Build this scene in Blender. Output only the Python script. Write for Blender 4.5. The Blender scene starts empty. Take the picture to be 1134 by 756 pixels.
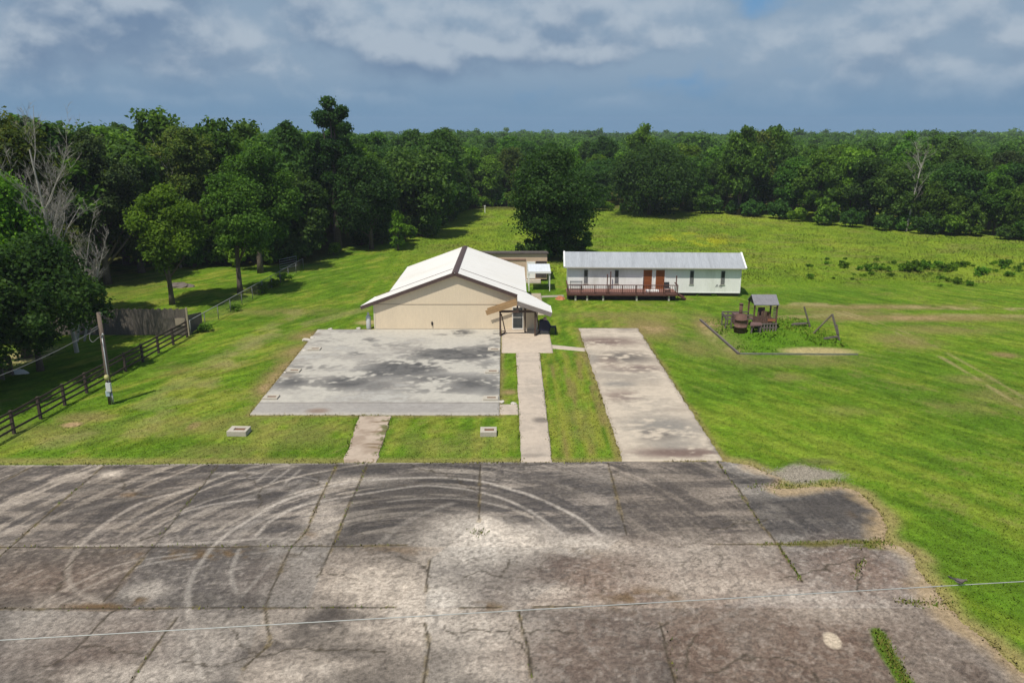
import bpy, bmesh, math, random
import numpy as np
from mathutils import Vector, Matrix

random.seed(7)
rng = np.random.default_rng(11)
SC = bpy.context.scene
COL = SC.collection
R = math.radians

# ------------------------------------------------------------------ camera survey
# drone camera 17.5 m up; G() turns a measured photo point on the ground into metres
CF, CH = 865.0, 17.5
CP = math.atan(240 / CF)
CS, CC = math.sin(CP), math.cos(CP)


def G(x, y, z=0.0):
    v = (y - 378) / CF
    D = (CH - z) / (CS + v * CC)
    return ((x - 567) / CF * D, D * (CC - v * CS))


def GP(pts, z=0.0):
    return np.array([G(a, b, z) for a, b in pts])


def ZY(x, y, Y):
    v = (y - 378) / CF
    D = Y / (CC - v * CS)
    return ((x - 567) / CF * D, CH - D * (CS + v * CC))


# ------------------------------------------------------------------ numpy noise
def _h(ix, iy, seed):
    n = (ix.astype(np.int64) * 374761393 + iy.astype(np.int64) * 668265263 + seed * 974634721) & 0x7fffffff
    n = ((n ^ (n >> 13)) * 1274126177) & 0x7fffffff
    n = (n ^ (n >> 16)) & 0xffff
    return n / 65535.0


def vnoise(x, y, seed=0):
    ix = np.floor(x); iy = np.floor(y)
    fx = x - ix; fy = y - iy
    fx = fx * fx * (3 - 2 * fx); fy = fy * fy * (3 - 2 * fy)
    a = _h(ix, iy, seed); b = _h(ix + 1, iy, seed)
    c = _h(ix, iy + 1, seed); d = _h(ix + 1, iy + 1, seed)
    return (a * (1 - fx) + b * fx) * (1 - fy) + (c * (1 - fx) + d * fx) * fy


def fbm(x, y, s, o=4, seed=0):
    t = 0; a = 1; n = 0
    for k in range(o):
        t = t + a * vnoise(x * s + 17.3 * k, y * s - 9.1 * k, seed + k)
        n += a; a *= .55; s *= 2.03
    return t / n


def sstep(a, b, x):
    t = np.clip((x - a) / (b - a), 0, 1)
    return t * t * (3 - 2 * t)


def lerp(c, d, m):
    m = np.asarray(m)[..., None]
    return c * (1 - m) + np.asarray(d) * m


def dline(X, Y, pts):
    """distance from every point to a polyline in metres"""
    best = np.full(X.shape, 1e9)
    for (x0, y0), (x1, y1) in zip(pts[:-1], pts[1:]):
        dx, dy = x1 - x0, y1 - y0
        L2 = dx * dx + dy * dy + 1e-9
        t = np.clip(((X - x0) * dx + (Y - y0) * dy) / L2, 0, 1)
        best = np.minimum(best, np.hypot(X - x0 - t * dx, Y - y0 - t * dy))
    return best


def smooth(pts, n=8):
    """catmull-rom through the measured points"""
    p = np.asarray(pts, float)
    p = np.vstack([2 * p[0] - p[1], p, 2 * p[-1] - p[-2]])
    out = []
    for i in range(1, len(p) - 2):
        for k in range(n):
            t = k / n
            a, b, c, d = p[i - 1], p[i], p[i + 1], p[i + 2]
            out.append(.5 * (2 * b + (c - a) * t + (2 * a - 5 * b + 4 * c - d) * t * t + (3 * b - a - 3 * c + d) * t ** 3))
    out.append(p[-2])
    return np.array(out)


def blob(X, Y, x, y, rx, ry, soft=.6):
    """soft ellipse mask given as photo point and photo radii, evaluated on the ground"""
    cx, cy = G(x, y)
    wx = abs(G(x + rx, y)[0] - cx)
    wy = (G(x, y - ry)[1] - G(x, y + ry)[1]) / 2
    d = np.sqrt(((X - cx) / wx) ** 2 + ((Y - cy) / wy) ** 2)
    return 1 - sstep(1 - soft, 1 + soft, d)


def inside(X, Y, poly):
    r = np.zeros(X.shape, bool)
    n = len(poly)
    for i in range(n):
        x0, y0 = poly[i]; x1, y1 = poly[(i + 1) % n]
        if y0 == y1:
            continue
        c = ((y0 > Y) != (y1 > Y)) & (X < (x1 - x0) * (Y - y0) / (y1 - y0) + x0)
        r ^= c
    return r


# ------------------------------------------------------------------ objects
def tag(o, label=None, cat=None, group=None, kind=None):
    if label: o['label'] = label
    if cat: o['category'] = cat
    if group: o['group'] = group
    if kind: o['kind'] = kind
    return o


def thing(name, loc, label, cat, group=None, rz=0):
    o = bpy.data.objects.new(name, None)
    o.empty_display_size = .3
    COL.objects.link(o)
    o.location = loc
    o.rotation_euler = (0, 0, rz)
    return tag(o, label, cat, group)


def copy_tree(o, parent=None):
    c = o.copy(); COL.objects.link(c)
    if parent: c.parent = parent
    for ch in list(o.children):
        copy_tree(ch, c)
    return c


class MB:
    def __init__(s):
        s.v = []; s.f = []; s.sm = []

    def add(s, vs, fs, smooth=False):
        b = len(s.v)
        s.v += [tuple(v) for v in vs]
        s.f += [tuple(b + i for i in f) for f in fs]
        s.sm += [smooth] * len(fs)
        return s

    def box(s, x0, x1, y0, y1, z0, z1):
        vs = [(x0, y0, z0), (x1, y0, z0), (x1, y1, z0), (x0, y1, z0), (x0, y0, z1), (x1, y0, z1), (x1, y1, z1), (x0, y1, z1)]
        return s.add(vs, [(3, 2, 1, 0), (4, 5, 6, 7), (0, 1, 5, 4), (1, 2, 6, 5), (2, 3, 7, 6), (3, 0, 4, 7)])

    def prism(s, pts, d):
        """polygon pts (3d) extruded by vector d"""
        n = len(pts)
        vs = [Vector(p) for p in pts] + [Vector(p) + Vector(d) for p in pts]
        nrm = Vector((0, 0, 0))
        for i in range(n):
            nrm += vs[i].cross(vs[(i + 1) % n])
        flip = nrm.dot(Vector(d)) > 0
        fs = [tuple(range(n)), tuple(range(2 * n - 1, n - 1, -1))]
        fs += [(i, i + n, (i + 1) % n + n, (i + 1) % n) for i in range(n)]
        if flip: fs = [tuple(reversed(f)) for f in fs]
        return s.add(vs, fs)

    def bar(s, a, b, w, h, up=(0, 0, 1)):
        a = Vector(a); b = Vector(b); d = (b - a).normalized(); u = Vector(up)
        if abs(d.dot(u)) > .98: u = Vector((0, 1, 0))
        r = d.cross(u).normalized(); u = r.cross(d).normalized()
        r *= w / 2; u *= h / 2
        vs = [a - r - u, a + r - u, a + r + u, a - r + u, b - r - u, b + r - u, b + r + u, b - r + u]
        return s.add(vs, [(0, 1, 2, 3), (7, 6, 5, 4), (4, 5, 1, 0), (5, 6, 2, 1), (6, 7, 3, 2), (7, 4, 0, 3)])

    def tube(s, pts, rad, n=8, cap=True):
        pts = [Vector(p) for p in pts]
        if not hasattr(rad, '__len__'): rad = [rad] * len(pts)
        vs = []; fs = []
        for i, p in enumerate(pts):
            d = (pts[min(i + 1, len(pts) - 1)] - pts[max(i - 1, 0)]).normalized()
            u = Vector((0, 0, 1)) if abs(d.z) < .9 else Vector((1, 0, 0))
            a = d.cross(u).normalized(); b = d.cross(a).normalized()
            for k in range(n):
                t = 2 * math.pi * k / n
                vs.append(p + (a * math.cos(t) + b * math.sin(t)) * rad[i])
        for i in range(len(pts) - 1):
            for k in range(n):
                k2 = (k + 1) % n
                fs.append((i * n + k, i * n + k2, (i + 1) * n + k2, (i + 1) * n + k))
        s.add(vs, fs, True)
        if cap:
            b = len(s.v) - len(vs)
            s.f += [tuple(b + k for k in range(n - 1, -1, -1)), tuple(b + len(vs) - n + k for k in range(n))]
            s.sm += [False, False]
        return s

    def lathe(s, prof, n=16, c=(0, 0, 0)):
        vs = []; fs = []
        for r, z in prof:
            for k in range(n):
                t = 2 * math.pi * k / n
                vs.append((c[0] + r * math.cos(t), c[1] + r * math.sin(t), c[2] + z))
        for i in range(len(prof) - 1):
            for k in range(n):
                k2 = (k + 1) % n
                fs.append((i * n + k, i * n + k2, (i + 1) * n + k2, (i + 1) * n + k))
        s.add(vs, fs, True)
        return s

    def build(s, name, mat, parent=None, bevel=0, loc=None):
        me = bpy.data.meshes.new(name)
        me.from_pydata(s.v, [], s.f)
        me.polygons.foreach_set('use_smooth', s.sm)
        me.materials.append(mat)
        me.update()
        o = bpy.data.objects.new(name, me)
        COL.objects.link(o)
        if parent: o.parent = parent
        if loc is not None: o.location = loc
        if bevel:
            m = o.modifiers.new('bevel', 'BEVEL'); m.width = bevel; m.segments = 2; m.limit_method = 'ANGLE'
        return o


def np_mesh(name, V, Fq, mat, attrs=None, smooth=False, parent=None, mats=None, fm=None):
    """mesh from arrays; Fq is (n,3) or (n,4)"""
    me = bpy.data.meshes.new(name)
    k = Fq.shape[1]; n = len(Fq)
    me.vertices.add(len(V)); me.vertices.foreach_set('co', np.ascontiguousarray(V, np.float32).ravel())
    me.loops.add(n * k); me.loops.foreach_set('vertex_index', np.ascontiguousarray(Fq, np.int32).ravel())
    me.polygons.add(n)
    me.polygons.foreach_set('loop_start', np.arange(0, n * k, k, dtype=np.int32))
    if smooth: me.polygons.foreach_set('use_smooth', np.ones(n, bool))
    me.materials.append(mat)
    for an, (dom, typ, arr) in (attrs or {}).items():
        at = me.attributes.new(an, typ, dom)
        if typ == 'FLOAT':
            at.data.foreach_set('value', np.ascontiguousarray(arr, np.float32))
        else:
            a4 = np.ones((len(arr), 4), np.float32); a4[:, :3] = arr
            at.data.foreach_set('color', a4.ravel())
    me.update(calc_edges=True)
    me.validate()
    o = bpy.data.objects.new(name, me)
    COL.objects.link(o)
    if parent: o.parent = parent
    return o


# ------------------------------------------------------------------ materials
def nodes(name):
    m = bpy.data.materials.new(name); m.use_nodes = True
    nt = m.node_tree
    return m, nt, nt.nodes['Principled BSDF']


def N(nt, t, **kw):
    n = nt.nodes.new(t)
    for k, v in kw.items():
        if k in n.inputs: n.inputs[k].default_value = v
        else: setattr(n, k, v)
    return n


def mat(name, col, rough=.8, var=.25, scale=2.0, fine=30.0, bump=.15, metal=0.0, stretch=(1, 1, 1), dirt=None, dirt_amt=.5, ribs=None, spec=.3):
    """painted / weathered surface: large and fine noise on the base colour, bump, optional ribs and stains"""
    m, nt, b = nodes(name)
    L = nt.links.new
    tc = N(nt, 'ShaderNodeTexCoord')
    mp = N(nt, 'ShaderNodeMapping'); mp.inputs['Scale'].default_value = stretch
    L(tc.outputs['Object'], mp.inputs[0])
    n1 = N(nt, 'ShaderNodeTexNoise', Scale=scale, Detail=6.0, Roughness=.6)
    n2 = N(nt, 'ShaderNodeTexNoise', Scale=fine, Detail=3.0)
    L(mp.outputs[0], n1.inputs['Vector']); L(mp.outputs[0], n2.inputs['Vector'])
    mx = N(nt, 'ShaderNodeMath', operation='ADD'); L(n1.outputs[0], mx.inputs[0]); L(n2.outputs[0], mx.inputs[1])
    mr = N(nt, 'ShaderNodeMapRange'); mr.inputs[1].default_value = .65; mr.inputs[2].default_value = 1.35
    mr.inputs[3].default_value = 1 - var; mr.inputs[4].default_value = 1 + var
    L(mx.outputs[0], mr.inputs[0])
    vm = N(nt, 'ShaderNodeVectorMath', operation='SCALE'); vm.inputs[0].default_value = col
    L(mr.outputs[0], vm.inputs['Scale'])
    out = vm.outputs[0]
    if dirt:
        n3 = N(nt, 'ShaderNodeTexNoise', Scale=scale * .7, Detail=8.0, Roughness=.7)
        L(mp.outputs[0], n3.inputs['Vector'])
        r3 = N(nt, 'ShaderNodeMapRange'); r3.inputs[1].default_value = .5; r3.inputs[2].default_value = .72; r3.inputs[4].default_value = dirt_amt
        L(n3.outputs[0], r3.inputs[0])
        mc = N(nt, 'ShaderNodeMix', data_type='RGBA'); L(r3.outputs[0], mc.inputs[0]); L(out, mc.inputs[6]); mc.inputs[7].default_value = (*dirt, 1)
        out = mc.outputs[2]
    L(out, b.inputs['Base Color'])
    b.inputs['Roughness'].default_value = rough; b.inputs['Metallic'].default_value = metal
    b.inputs['Specular IOR Level'].default_value = spec
    hsrc = mx.outputs[0]
    bp = N(nt, 'ShaderNodeBump', Strength=bump, Distance=.02)
    if ribs:
        axis, period, amt = ribs
        sx = N(nt, 'ShaderNodeSeparateXYZ'); L(tc.outputs['Object'], sx.inputs[0])
        mu = N(nt, 'ShaderNodeMath', operation='MULTIPLY'); mu.inputs[1].default_value = 1 / period; L(sx.outputs[axis], mu.inputs[0])
        fr = N(nt, 'ShaderNodeMath', operation='FRACT'); L(mu.outputs[0], fr.inputs[0])
        pp = N(nt, 'ShaderNodeMath', operation='PINGPONG'); pp.inputs[1].default_value = .5; L(fr.outputs[0], pp.inputs[0])
        ms = N(nt, 'ShaderNodeMapRange'); ms.inputs[1].default_value = .06; ms.inputs[2].default_value = .16; ms.inputs[3].default_value = amt
        ms.inputs[4].default_value = 0; L(pp.outputs[0], ms.inputs[0])
        ad = N(nt, 'ShaderNodeMath', operation='ADD'); L(ms.outputs[0], ad.inputs[0])
        ml = N(nt, 'ShaderNodeMath', operation='MULTIPLY'); ml.inputs[1].default_value = .15; L(hsrc, ml.inputs[0]); L(ml.outputs[0], ad.inputs[1])
        hsrc = ad.outputs[0]
        bp.inputs['Strength'].default_value = .9; bp.inputs['Distance'].default_value = .04
    L(hsrc, bp.inputs['Height']); L(bp.outputs[0], b.inputs['Normal'])
    return m


def mat_attr(name, rough=.9, fine=(6.0, 40.0), var=.35, bump=.5, dist=.03, spec=.2):
    """ground surfaces: albedo from the painted colour attribute, broken up by fine noise"""
    m, nt, b = nodes(name)
    L = nt.links.new
    at = N(nt, 'ShaderNodeAttribute', attribute_name='albedo')
    tc = N(nt, 'ShaderNodeTexCoord')
    n1 = N(nt, 'ShaderNodeTexNoise', Scale=fine[0], Detail=5.0, Roughness=.65)
    n2 = N(nt, 'ShaderNodeTexNoise', Scale=fine[1], Detail=2.0)
    L(tc.outputs['Object'], n1.inputs['Vector']); L(tc.outputs['Object'], n2.inputs['Vector'])
    mx = N(nt, 'ShaderNodeMath', operation='ADD'); L(n1.outputs[0], mx.inputs[0]); L(n2.outputs[0], mx.inputs[1])
    mr = N(nt, 'ShaderNodeMapRange'); mr.inputs[1].default_value = .7; mr.inputs[2].default_value = 1.3
    mr.inputs[3].default_value = 1 - var; mr.inputs[4].default_value = 1 + var
    L(mx.outputs[0], mr.inputs[0])
    vm = N(nt, 'ShaderNodeVectorMath', operation='SCALE')
    L(at.outputs['Color'], vm.inputs[0]); L(mr.outputs[0], vm.inputs['Scale'])
    L(vm.outputs[0], b.inputs['Base Color'])
    b.inputs['Roughness'].default_value = rough; b.inputs['Specular IOR Level'].default_value = spec
    bp = N(nt, 'ShaderNodeBump', Strength=bump, Distance=dist)
    L(mx.outputs[0], bp.inputs['Height']); L(bp.outputs[0], b.inputs['Normal'])
    return m


def mat_leaf(name, dark, mid, light, trans=.42, rnd=.26, warm=None):
    m, nt, b = nodes(name)
    L = nt.links.new
    at = N(nt, 'ShaderNodeAttribute', attribute_name='tint')
    rp = N(nt, 'ShaderNodeValToRGB')
    e = rp.color_ramp.elements
    e[0].color = (*dark, 1); e[1].color = (*light, 1); e[0].position = .1; e[1].position = .95
    k = e.new(.55); k.color = (*mid, 1)
    L(at.outputs['Fac'], rp.inputs[0])
    oi = N(nt, 'ShaderNodeObjectInfo')
    mr = N(nt, 'ShaderNodeMapRange'); mr.inputs[3].default_value = 1 - rnd; mr.inputs[4].default_value = 1 + rnd
    L(oi.outputs['Random'], mr.inputs[0])
    hs = N(nt, 'ShaderNodeHueSaturation')
    h2 = N(nt, 'ShaderNodeMath', operation='MULTIPLY'); h2.inputs[1].default_value = 7.31; L(oi.outputs['Random'], h2.inputs[0])
    h3 = N(nt, 'ShaderNodeMath', operation='FRACT'); L(h2.outputs[0], h3.inputs[0])
    h4 = N(nt, 'ShaderNodeMapRange'); h4.inputs[3].default_value = .488; h4.inputs[4].default_value = .516; L(h3.outputs[0], h4.inputs[0])
    L(h4.outputs[0], hs.inputs['Hue']); L(mr.outputs[0], hs.inputs['Value']); L(rp.outputs[0], hs.inputs['Color'])
    L(hs.outputs[0], b.inputs['Base Color'])
    b.inputs['Roughness'].default_value = .6; b.inputs['Specular IOR Level'].default_value = .12
    tr = N(nt, 'ShaderNodeBsdfTranslucent')
    tv = N(nt, 'ShaderNodeMix', data_type='RGBA', blend_type='MULTIPLY'); tv.inputs[0].default_value = 1
    L(hs.outputs[0], tv.inputs[6]); tv.inputs[7].default_value = (1.5, 1.5, .6, 1)
    L(tv.outputs[2], tr.inputs[0])
    ms = N(nt, 'ShaderNodeMixShader'); ms.inputs[0].default_value = trans
    L(b.outputs[0], ms.inputs[1]); L(tr.outputs[0], ms.inputs[2])
    L(ms.outputs[0], nt.nodes['Material Output'].inputs[0])
    return m


M = {}
M['lawn'] = mat_attr('lawn', .95, (3.6, 17.0), .46, .7, .05, .05)
M['asphalt'] = mat_attr('old_asphalt', .92, (7.0, 38.0), .50, .5, .02, .15)
M['concrete'] = mat_attr('old_concrete', .9, (3.0, 25.0), .14, .25, .01, .2)
M['blade'] = mat_attr('grass_blade', .9, (2.0, 9.0), .3, 0.0, .01, .05)
_nt = M['blade'].node_tree
_up = N(_nt, 'ShaderNodeCombineXYZ'); _up.inputs[2].default_value = 1.0
_ge = N(_nt, 'ShaderNodeNewGeometry')
_mx = N(_nt, 'ShaderNodeMix', data_type='VECTOR'); _mx.inputs[0].default_value = .88
_nt.links.new(_ge.outputs['Normal'], _mx.inputs[4]); _nt.links.new(_up.outputs[0], _mx.inputs[5])
_nn = N(_nt, 'ShaderNodeVectorMath', operation='NORMALIZE'); _nt.links.new(_mx.outputs[1], _nn.inputs[0])
_nt.links.new(_nn.outputs[0], _nt.nodes['Principled BSDF'].inputs['Normal'])
M['tan_wall'] = mat('tan_metal_siding', (.71, .595, .435), .6, .06, .6, 8, .1, stretch=(1, 1, .25), dirt=(.50, .42, .32), dirt_amt=.25, ribs=(0, .3, .13))
M['white_roof'] = mat('white_metal_roof', (.78, .755, .70), .5, .05, .35, 5, .05, stretch=(.4, 1, 1), dirt=(.66, .62, .52), dirt_amt=.5, ribs=(1, .62, .35))
M['brown_trim'] = mat('brown_metal_trim', (.085, .056, .050), .6, .2, 1.5, 10, .1)
M['grey_trim'] = mat('grey_weathered_board', (.22, .19, .175), .8, .3, 1.5, 14, .2, stretch=(1, 1, 3))
M['soffit'] = mat('tan_soffit', (.42, .35, .26), .8, .1)
M['timber'] = mat('raw_timber', (.37, .235, .115), .75, .22, 3, 20, .2, stretch=(.4, 1, 3), dirt=(.25, .15, .07), dirt_amt=.5)
M['post'] = mat('dark_brown_post', (.085, .055, .042), .8, .3, 4, 20, .2)
M['door_frame'] = mat('white_door_frame', (.72, .70, .66), .5, .08)
M['glass'] = mat('dark_door_glass', (.035, .045, .05), .12, .2, 1.5, 4, 0, spec=.6)
M['white_wall'] = mat('white_siding', (.80, .80, .765), .65, .05, .8, 6, .1, stretch=(1, 1, .3), dirt=(.50, .50, .44), dirt_amt=.6, ribs=(0, .4, .07))
M['grey_roof'] = mat('grey_metal_roof', (.365, .385, .405), .5, .16, .8, 6, .1, stretch=(2.2, .25, .25), dirt=(.24, .25, .26), dirt_amt=.6, ribs=(0, .45, .22), metal=.1)
M['white_trim'] = mat('white_trim', (.8, .8, .78), .5, .05)
M['orange_door'] = mat('brown_wood_door', (.255, .085, .028), .5, .2, 2, 12, .1)
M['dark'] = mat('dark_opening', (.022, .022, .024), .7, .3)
M['win'] = mat('window_pane', (.03, .035, .04), .2, .3, 3, 8, 0, spec=.5)
M['winlow'] = mat('window_screen', (.16, .16, .16), .6, .25, 3, 9, 0)
M['skirt'] = mat('dark_skirting_and_shade', (.05, .045, .04), .9, .4)  # near-black of the skirtings, also serves as painted shade below the deck
M['deck'] = mat('faded_red_decking', (.215, .105, .082), .85, .25, 2, 15, .2, stretch=(.3, 2, 1), dirt=(.30, .2, .17), dirt_amt=.5)
M['rail'] = mat('red_brown_rail', (.105, .046, .035), .8, .3, 3, 15, .1)
M['pier'] = mat('pale_pier', (.42, .40, .36), .85, .2)
M['shed'] = mat('tan_shed_siding', (.58, .43, .31), .7, .12, .8, 7, .1, dirt=(.40, .3, .22), dirt_amt=.4)
M['awning'] = mat('white_awning_metal', (.66, .70, .73), .45, .1, 1, 6, .1, ribs=(0, .3, .4))
M['grey_metal'] = mat('galvanised_metal', (.42, .43, .43), .45, .15, 3, 12, .1, metal=.4)
M['propane'] = mat('pale_grey_tank', (.58, .60, .59), .45, .1, 3, 10, .05)
M['block'] = mat('concrete_block', (.44, .40, .33), .9, .16, 3, 25, .3, dirt=(.28, .25, .20), dirt_amt=.5)
M['blockfront'] = M['block']
M['soil'] = mat('rusty_soil', (.155, .072, .035), .95, .35, 4, 20, .5)
M['barn'] = mat('play_wood', (.118, .066, .05), .85, .3, 3, 14, .2, dirt=(.22, .13, .1), dirt_amt=.6)
M['barn2'] = mat('play_wood_purple', (.135, .082, .075), .85, .3, 3, 14, .2)
M['weathered'] = mat('weathered_grey_wood', (.135, .115, .10), .9, .3, 3, 15, .2)
M['greytop'] = mat('grey_sheet_roof', (.19, .185, .20), .6, .2, 2, 10, .1)
M['fence'] = mat('privacy_fence_board', (.115, .10, .085), .9, .35, 1.2, 12, .2, stretch=(6, 6, .6), dirt=(.19, .165, .12), dirt_amt=.5)
M['railfence'] = mat('brown_rail_fence', (.062, .044, .037), .85, .3, 3, 12, .2)
M['pole'] = mat('utility_pole_wood', (.145, .112, .087), .9, .3, 2, 18, .3, stretch=(4, 4, .5))
M['bark'] = mat('bark', (.11, .09, .07), .95, .35, 2, 12, .5, stretch=(2, 2, .5))
M['deadbark'] = mat('dead_bark', (.38, .355, .31), .95, .25, 2, 12, .4, stretch=(2, 2, .5))
M['deadtwig'] = mat('dead_twig', (.29, .27, .235), .95, .25, 2, 12, .2)
M['cfence'] = mat('dull_fence_metal', (.20, .205, .20), .6, .2, 3, 12, .1)
M['wire'] = mat('aluminium_wire', (.40, .41, .40), .5, .1, 3, 10, 0, metal=.2)
M['blackwire'] = mat('grey_black_wire', (.16, .16, .16), .6, .1)
M['navy'] = mat('navy_cover', (.012, .014, .035), .6, .3, 4, 20, .3)
M['pink'] = mat('pinkish_cloth', (.45, .30, .27), .8, .2)
M['dove'] = mat('dove_feather', (.13, .105, .10), .85, .25, 30, 120, .1)
M['dovewing'] = mat('dove_wing', (.10, .085, .085), .85, .3, 30, 120, .1)
M['dovetail'] = mat('dove_tail', (.045, .04, .04), .85, .2, 30, 120, .1)
M['orange'] = mat('orange_clay', (.42, .17, .08), .95, .3, 5, 20, .5)
M['black'] = mat('black_plastic', (.02, .02, .022), .6, .3)
M['yellow'] = mat('yellow_fitting', (.45, .42, .18), .6, .2)
M['mark'] = mat('grey_spray_paint', (.30, .30, .30), .8, .2)
M['rubble'] = mat('pale_rubble', (.5, .46, .4), .95, .2, 5, 20, .4)
M['leaf'] = mat_leaf('leaf_green', (0.0378, 0.0873, 0.013), (0.0779, 0.1676, 0.0201), (0.1534, 0.2773, 0.0354))
M['leafdark'] = mat_leaf('leaf_dark', (0.0283, 0.0649, 0.0142), (0.0566, 0.1227, 0.0212), (0.1121, 0.203, 0.0378))
M['leafbright'] = mat_leaf('leaf_bright', (0.0531, 0.118, 0.0118), (0.1156, 0.2301, 0.0189), (0.2124, 0.354, 0.0354))
M['leafbrown'] = mat_leaf('leaf_brownish', (0.0472, 0.0779, 0.0142), (0.1038, 0.1475, 0.026), (0.1947, 0.2065, 0.0425))
M['leafgrey'] = mat_leaf('leaf_grey_green', (0.026, 0.0531, 0.0177), (0.0649, 0.1121, 0.033), (0.1298, 0.1888, 0.0649))

M['leafoak'] = mat_leaf('leaf_deep_green', (.017, .042, .010), (.036, .082, .015), (.075, .140, .027), rnd=.04)
# ------------------------------------------------------------------ world, sun, camera
SUN_EL = 63.0
sd = Vector((-.53, -.85, 0)).normalized() * math.cos(R(SUN_EL)) + Vector((0, 0, math.sin(R(SUN_EL))))
w = bpy.data.worlds.new('World'); SC.world = w; w.use_nodes = True
nt = w.node_tree; L = nt.links.new
bg = nt.nodes['Background']
sky = N(nt, 'ShaderNodeTexSky', sky_type='NISHITA', sun_disc=False)
sky.sun_elevation = R(SUN_EL); sky.sun_rotation = math.atan2(sd.x, sd.y)
sky.air_density = 1.0; sky.dust_density = .6; sky.ozone_density = 1.5
SKYK = .11
bg.inputs[1].default_value = SKYK
tc = N(nt, 'ShaderNodeTexCoord')


def cloud_noise(off, sc, det=8.0, rough=.58, stretch=(1, 1, 3.0), dist=.2):
    mp = N(nt, 'ShaderNodeMapping'); mp.inputs['Scale'].default_value = stretch; mp.inputs['Location'].default_value = off
    L(tc.outputs['Generated'], mp.inputs[0])
    n = N(nt, 'ShaderNodeTexNoise', Scale=sc, Detail=det, Roughness=rough, Distortion=dist)
    L(mp.outputs[0], n.inputs['Vector'])
    return n.outputs[0]


def mth(op, a, b=None):
    n = N(nt, 'ShaderNodeMath', operation=op)
    for i, q in enumerate((a, b)):
        if q is None: continue
        if isinstance(q, (int, float)): n.inputs[i].default_value = q
        else: L(q, n.inputs[i])
    return n.outputs[0]


def mrange(a, f0, f1, t0=0., t1=1.):
    n = N(nt, 'ShaderNodeMapRange', interpolation_type='SMOOTHSTEP')
    L(a, n.inputs[0])
    for i, q in zip((1, 2, 3, 4), (f0, f1, t0, t1)): n.inputs[i].default_value = q
    return n.outputs[0]


def cmix(f, a, b):
    n = N(nt, 'ShaderNodeMix', data_type='RGBA')
    L(f, n.inputs[0])
    for i, q in ((6, a), (7, b)):
        if isinstance(q, tuple): n.inputs[i].default_value = (*[c / SKYK for c in q], 1)
        else: L(q, n.inputs[i])
    return n.outputs[2]


sz = N(nt, 'ShaderNodeSeparateXYZ'); L(tc.outputs['Generated'], sz.inputs[0])
elev = sz.outputs[2]
O = (3.4, 7.2, 1.0)
OF = (1.0, 2.0, 5.0)
SC_, ST = 3.9, 2.3


def field(dz):
    a = cloud_noise((O[0], O[1], O[2] + dz * ST), SC_, 3.0, .5, (1, 1, ST), .0)
    f = cloud_noise((OF[0], OF[1], OF[2] + dz * 1.35), 15.0, 5.0, .58, (1, 1, 1.35), .15)
    return mth('ADD', a, mth('MULTIPLY', mth('SUBTRACT', f, .5), .30)), f


cA, fineN = field(0.0)
cB, _f = field(.020)                     # the same field a little higher: cloud tops catch the sun
puff = mth('SUBTRACT', cA, cB)
lit = mth('MULTIPLY', mrange(puff, -.06, .10), mrange(cA, .36, .54))
thick = mrange(cA, .44, .66)
cloudcol = cmix(thick, (.262, .362, .48), (.175, .26, .385))
cloudcol = cmix(mth('MULTIPLY', lit, .8), cloudcol, (.455, .53, .61))
cover = mrange(cA, .27, .40)
blue = (.15, .32, .55)
deck_col = cmix(cover, blue, cloudcol)
hz = mrange(elev, .0, .075)
low = cmix(hz, (.160, .285, .435), deck_col)           # far cloud deck merges towards the horizon
skyup = mrange(elev, .30, .75)
final = cmix(skyup, low, sky.outputs[0])
L(final, bg.inputs[0])

sun = bpy.data.lights.new('sun', 'SUN'); sun.energy = 4.5; sun.angle = R(.5); sun.color = (1, .94, .83)
so = bpy.data.objects.new('sun', sun); COL.objects.link(so)
so.rotation_euler = sd.to_track_quat('Z', 'Y').to_euler(); so.location = (-40, -60, 120)

cam = bpy.data.cameras.new('camera'); cam.sensor_width = 36; cam.lens = CF / 1134 * 36
cam.clip_start = .5; cam.clip_end = 12000
co = bpy.data.objects.new('camera', cam); COL.objects.link(co)
co.location = (0, 0, CH); co.rotation_euler = (math.pi / 2 - CP, 0, 0)
SC.camera = co
SC.view_settings.view_transform = 'Standard'
SC.view_settings.look = 'None'
SC.view_settings.exposure = 0
SC.cycles.max_bounces = 6
SC.cycles.transparent_max_bounces = 4

# ------------------------------------------------------------------ pavement survey
drive_q = GP([(690, 511), (800, 510), (706, 364), (641, 364)])
slab_q = GP([(277, 459.5), (553, 460), (554.5, 365.5), (352, 365.5)])
PAVE_EDGE = [(-120, 516), (0, 515), (120, 514.2), (374, 512.5), (600, 511.5), (800, 510.5), (829, 514.5), (846, 523), (868, 529), (864, 541), (900, 538.5), (931, 539),
             (953, 546), (974, 566), (984, 583), (981, 599), (1000, 606), (1013, 614), (1016, 628), (1030, 645), (1041, 660), (1046, 668), (1062, 684), (1090, 705), (1134, 746), (1230, 830)]
pave_poly = np.vstack([GP(PAVE_EDGE), [(19.5, 8.0), (-48, 8.0)]])

# ------------------------------------------------------------------ ground sheet
def axis(lo, a, b, hi, step, g=1.18):
    fine = list(np.arange(a, b, step))
    up = []; s = step; x = fine[-1]
    while x < hi:
        s *= g; x += s; up.append(x)
    dn = []; s = step; x = fine[0]
    while x > lo:
        s *= g; x -= s; dn.append(x)
    return np.array(dn[::-1] + fine + up)


def grid_faces(nx, ny):
    i = np.arange(ny - 1)[:, None] * nx + np.arange(nx - 1)[None, :]
    i = i.ravel()
    return np.stack([i, i + 1, i + nx + 1, i + nx], 1)


gx = axis(-1100, -50, 64, 1100, .22); gy = axis(-300, 20, 100, 1000, .24, 1.06)
X, Y = np.meshgrid(gx, gy)
X = X.ravel(); Y = Y.ravel()
RADD = 1.0


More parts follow.
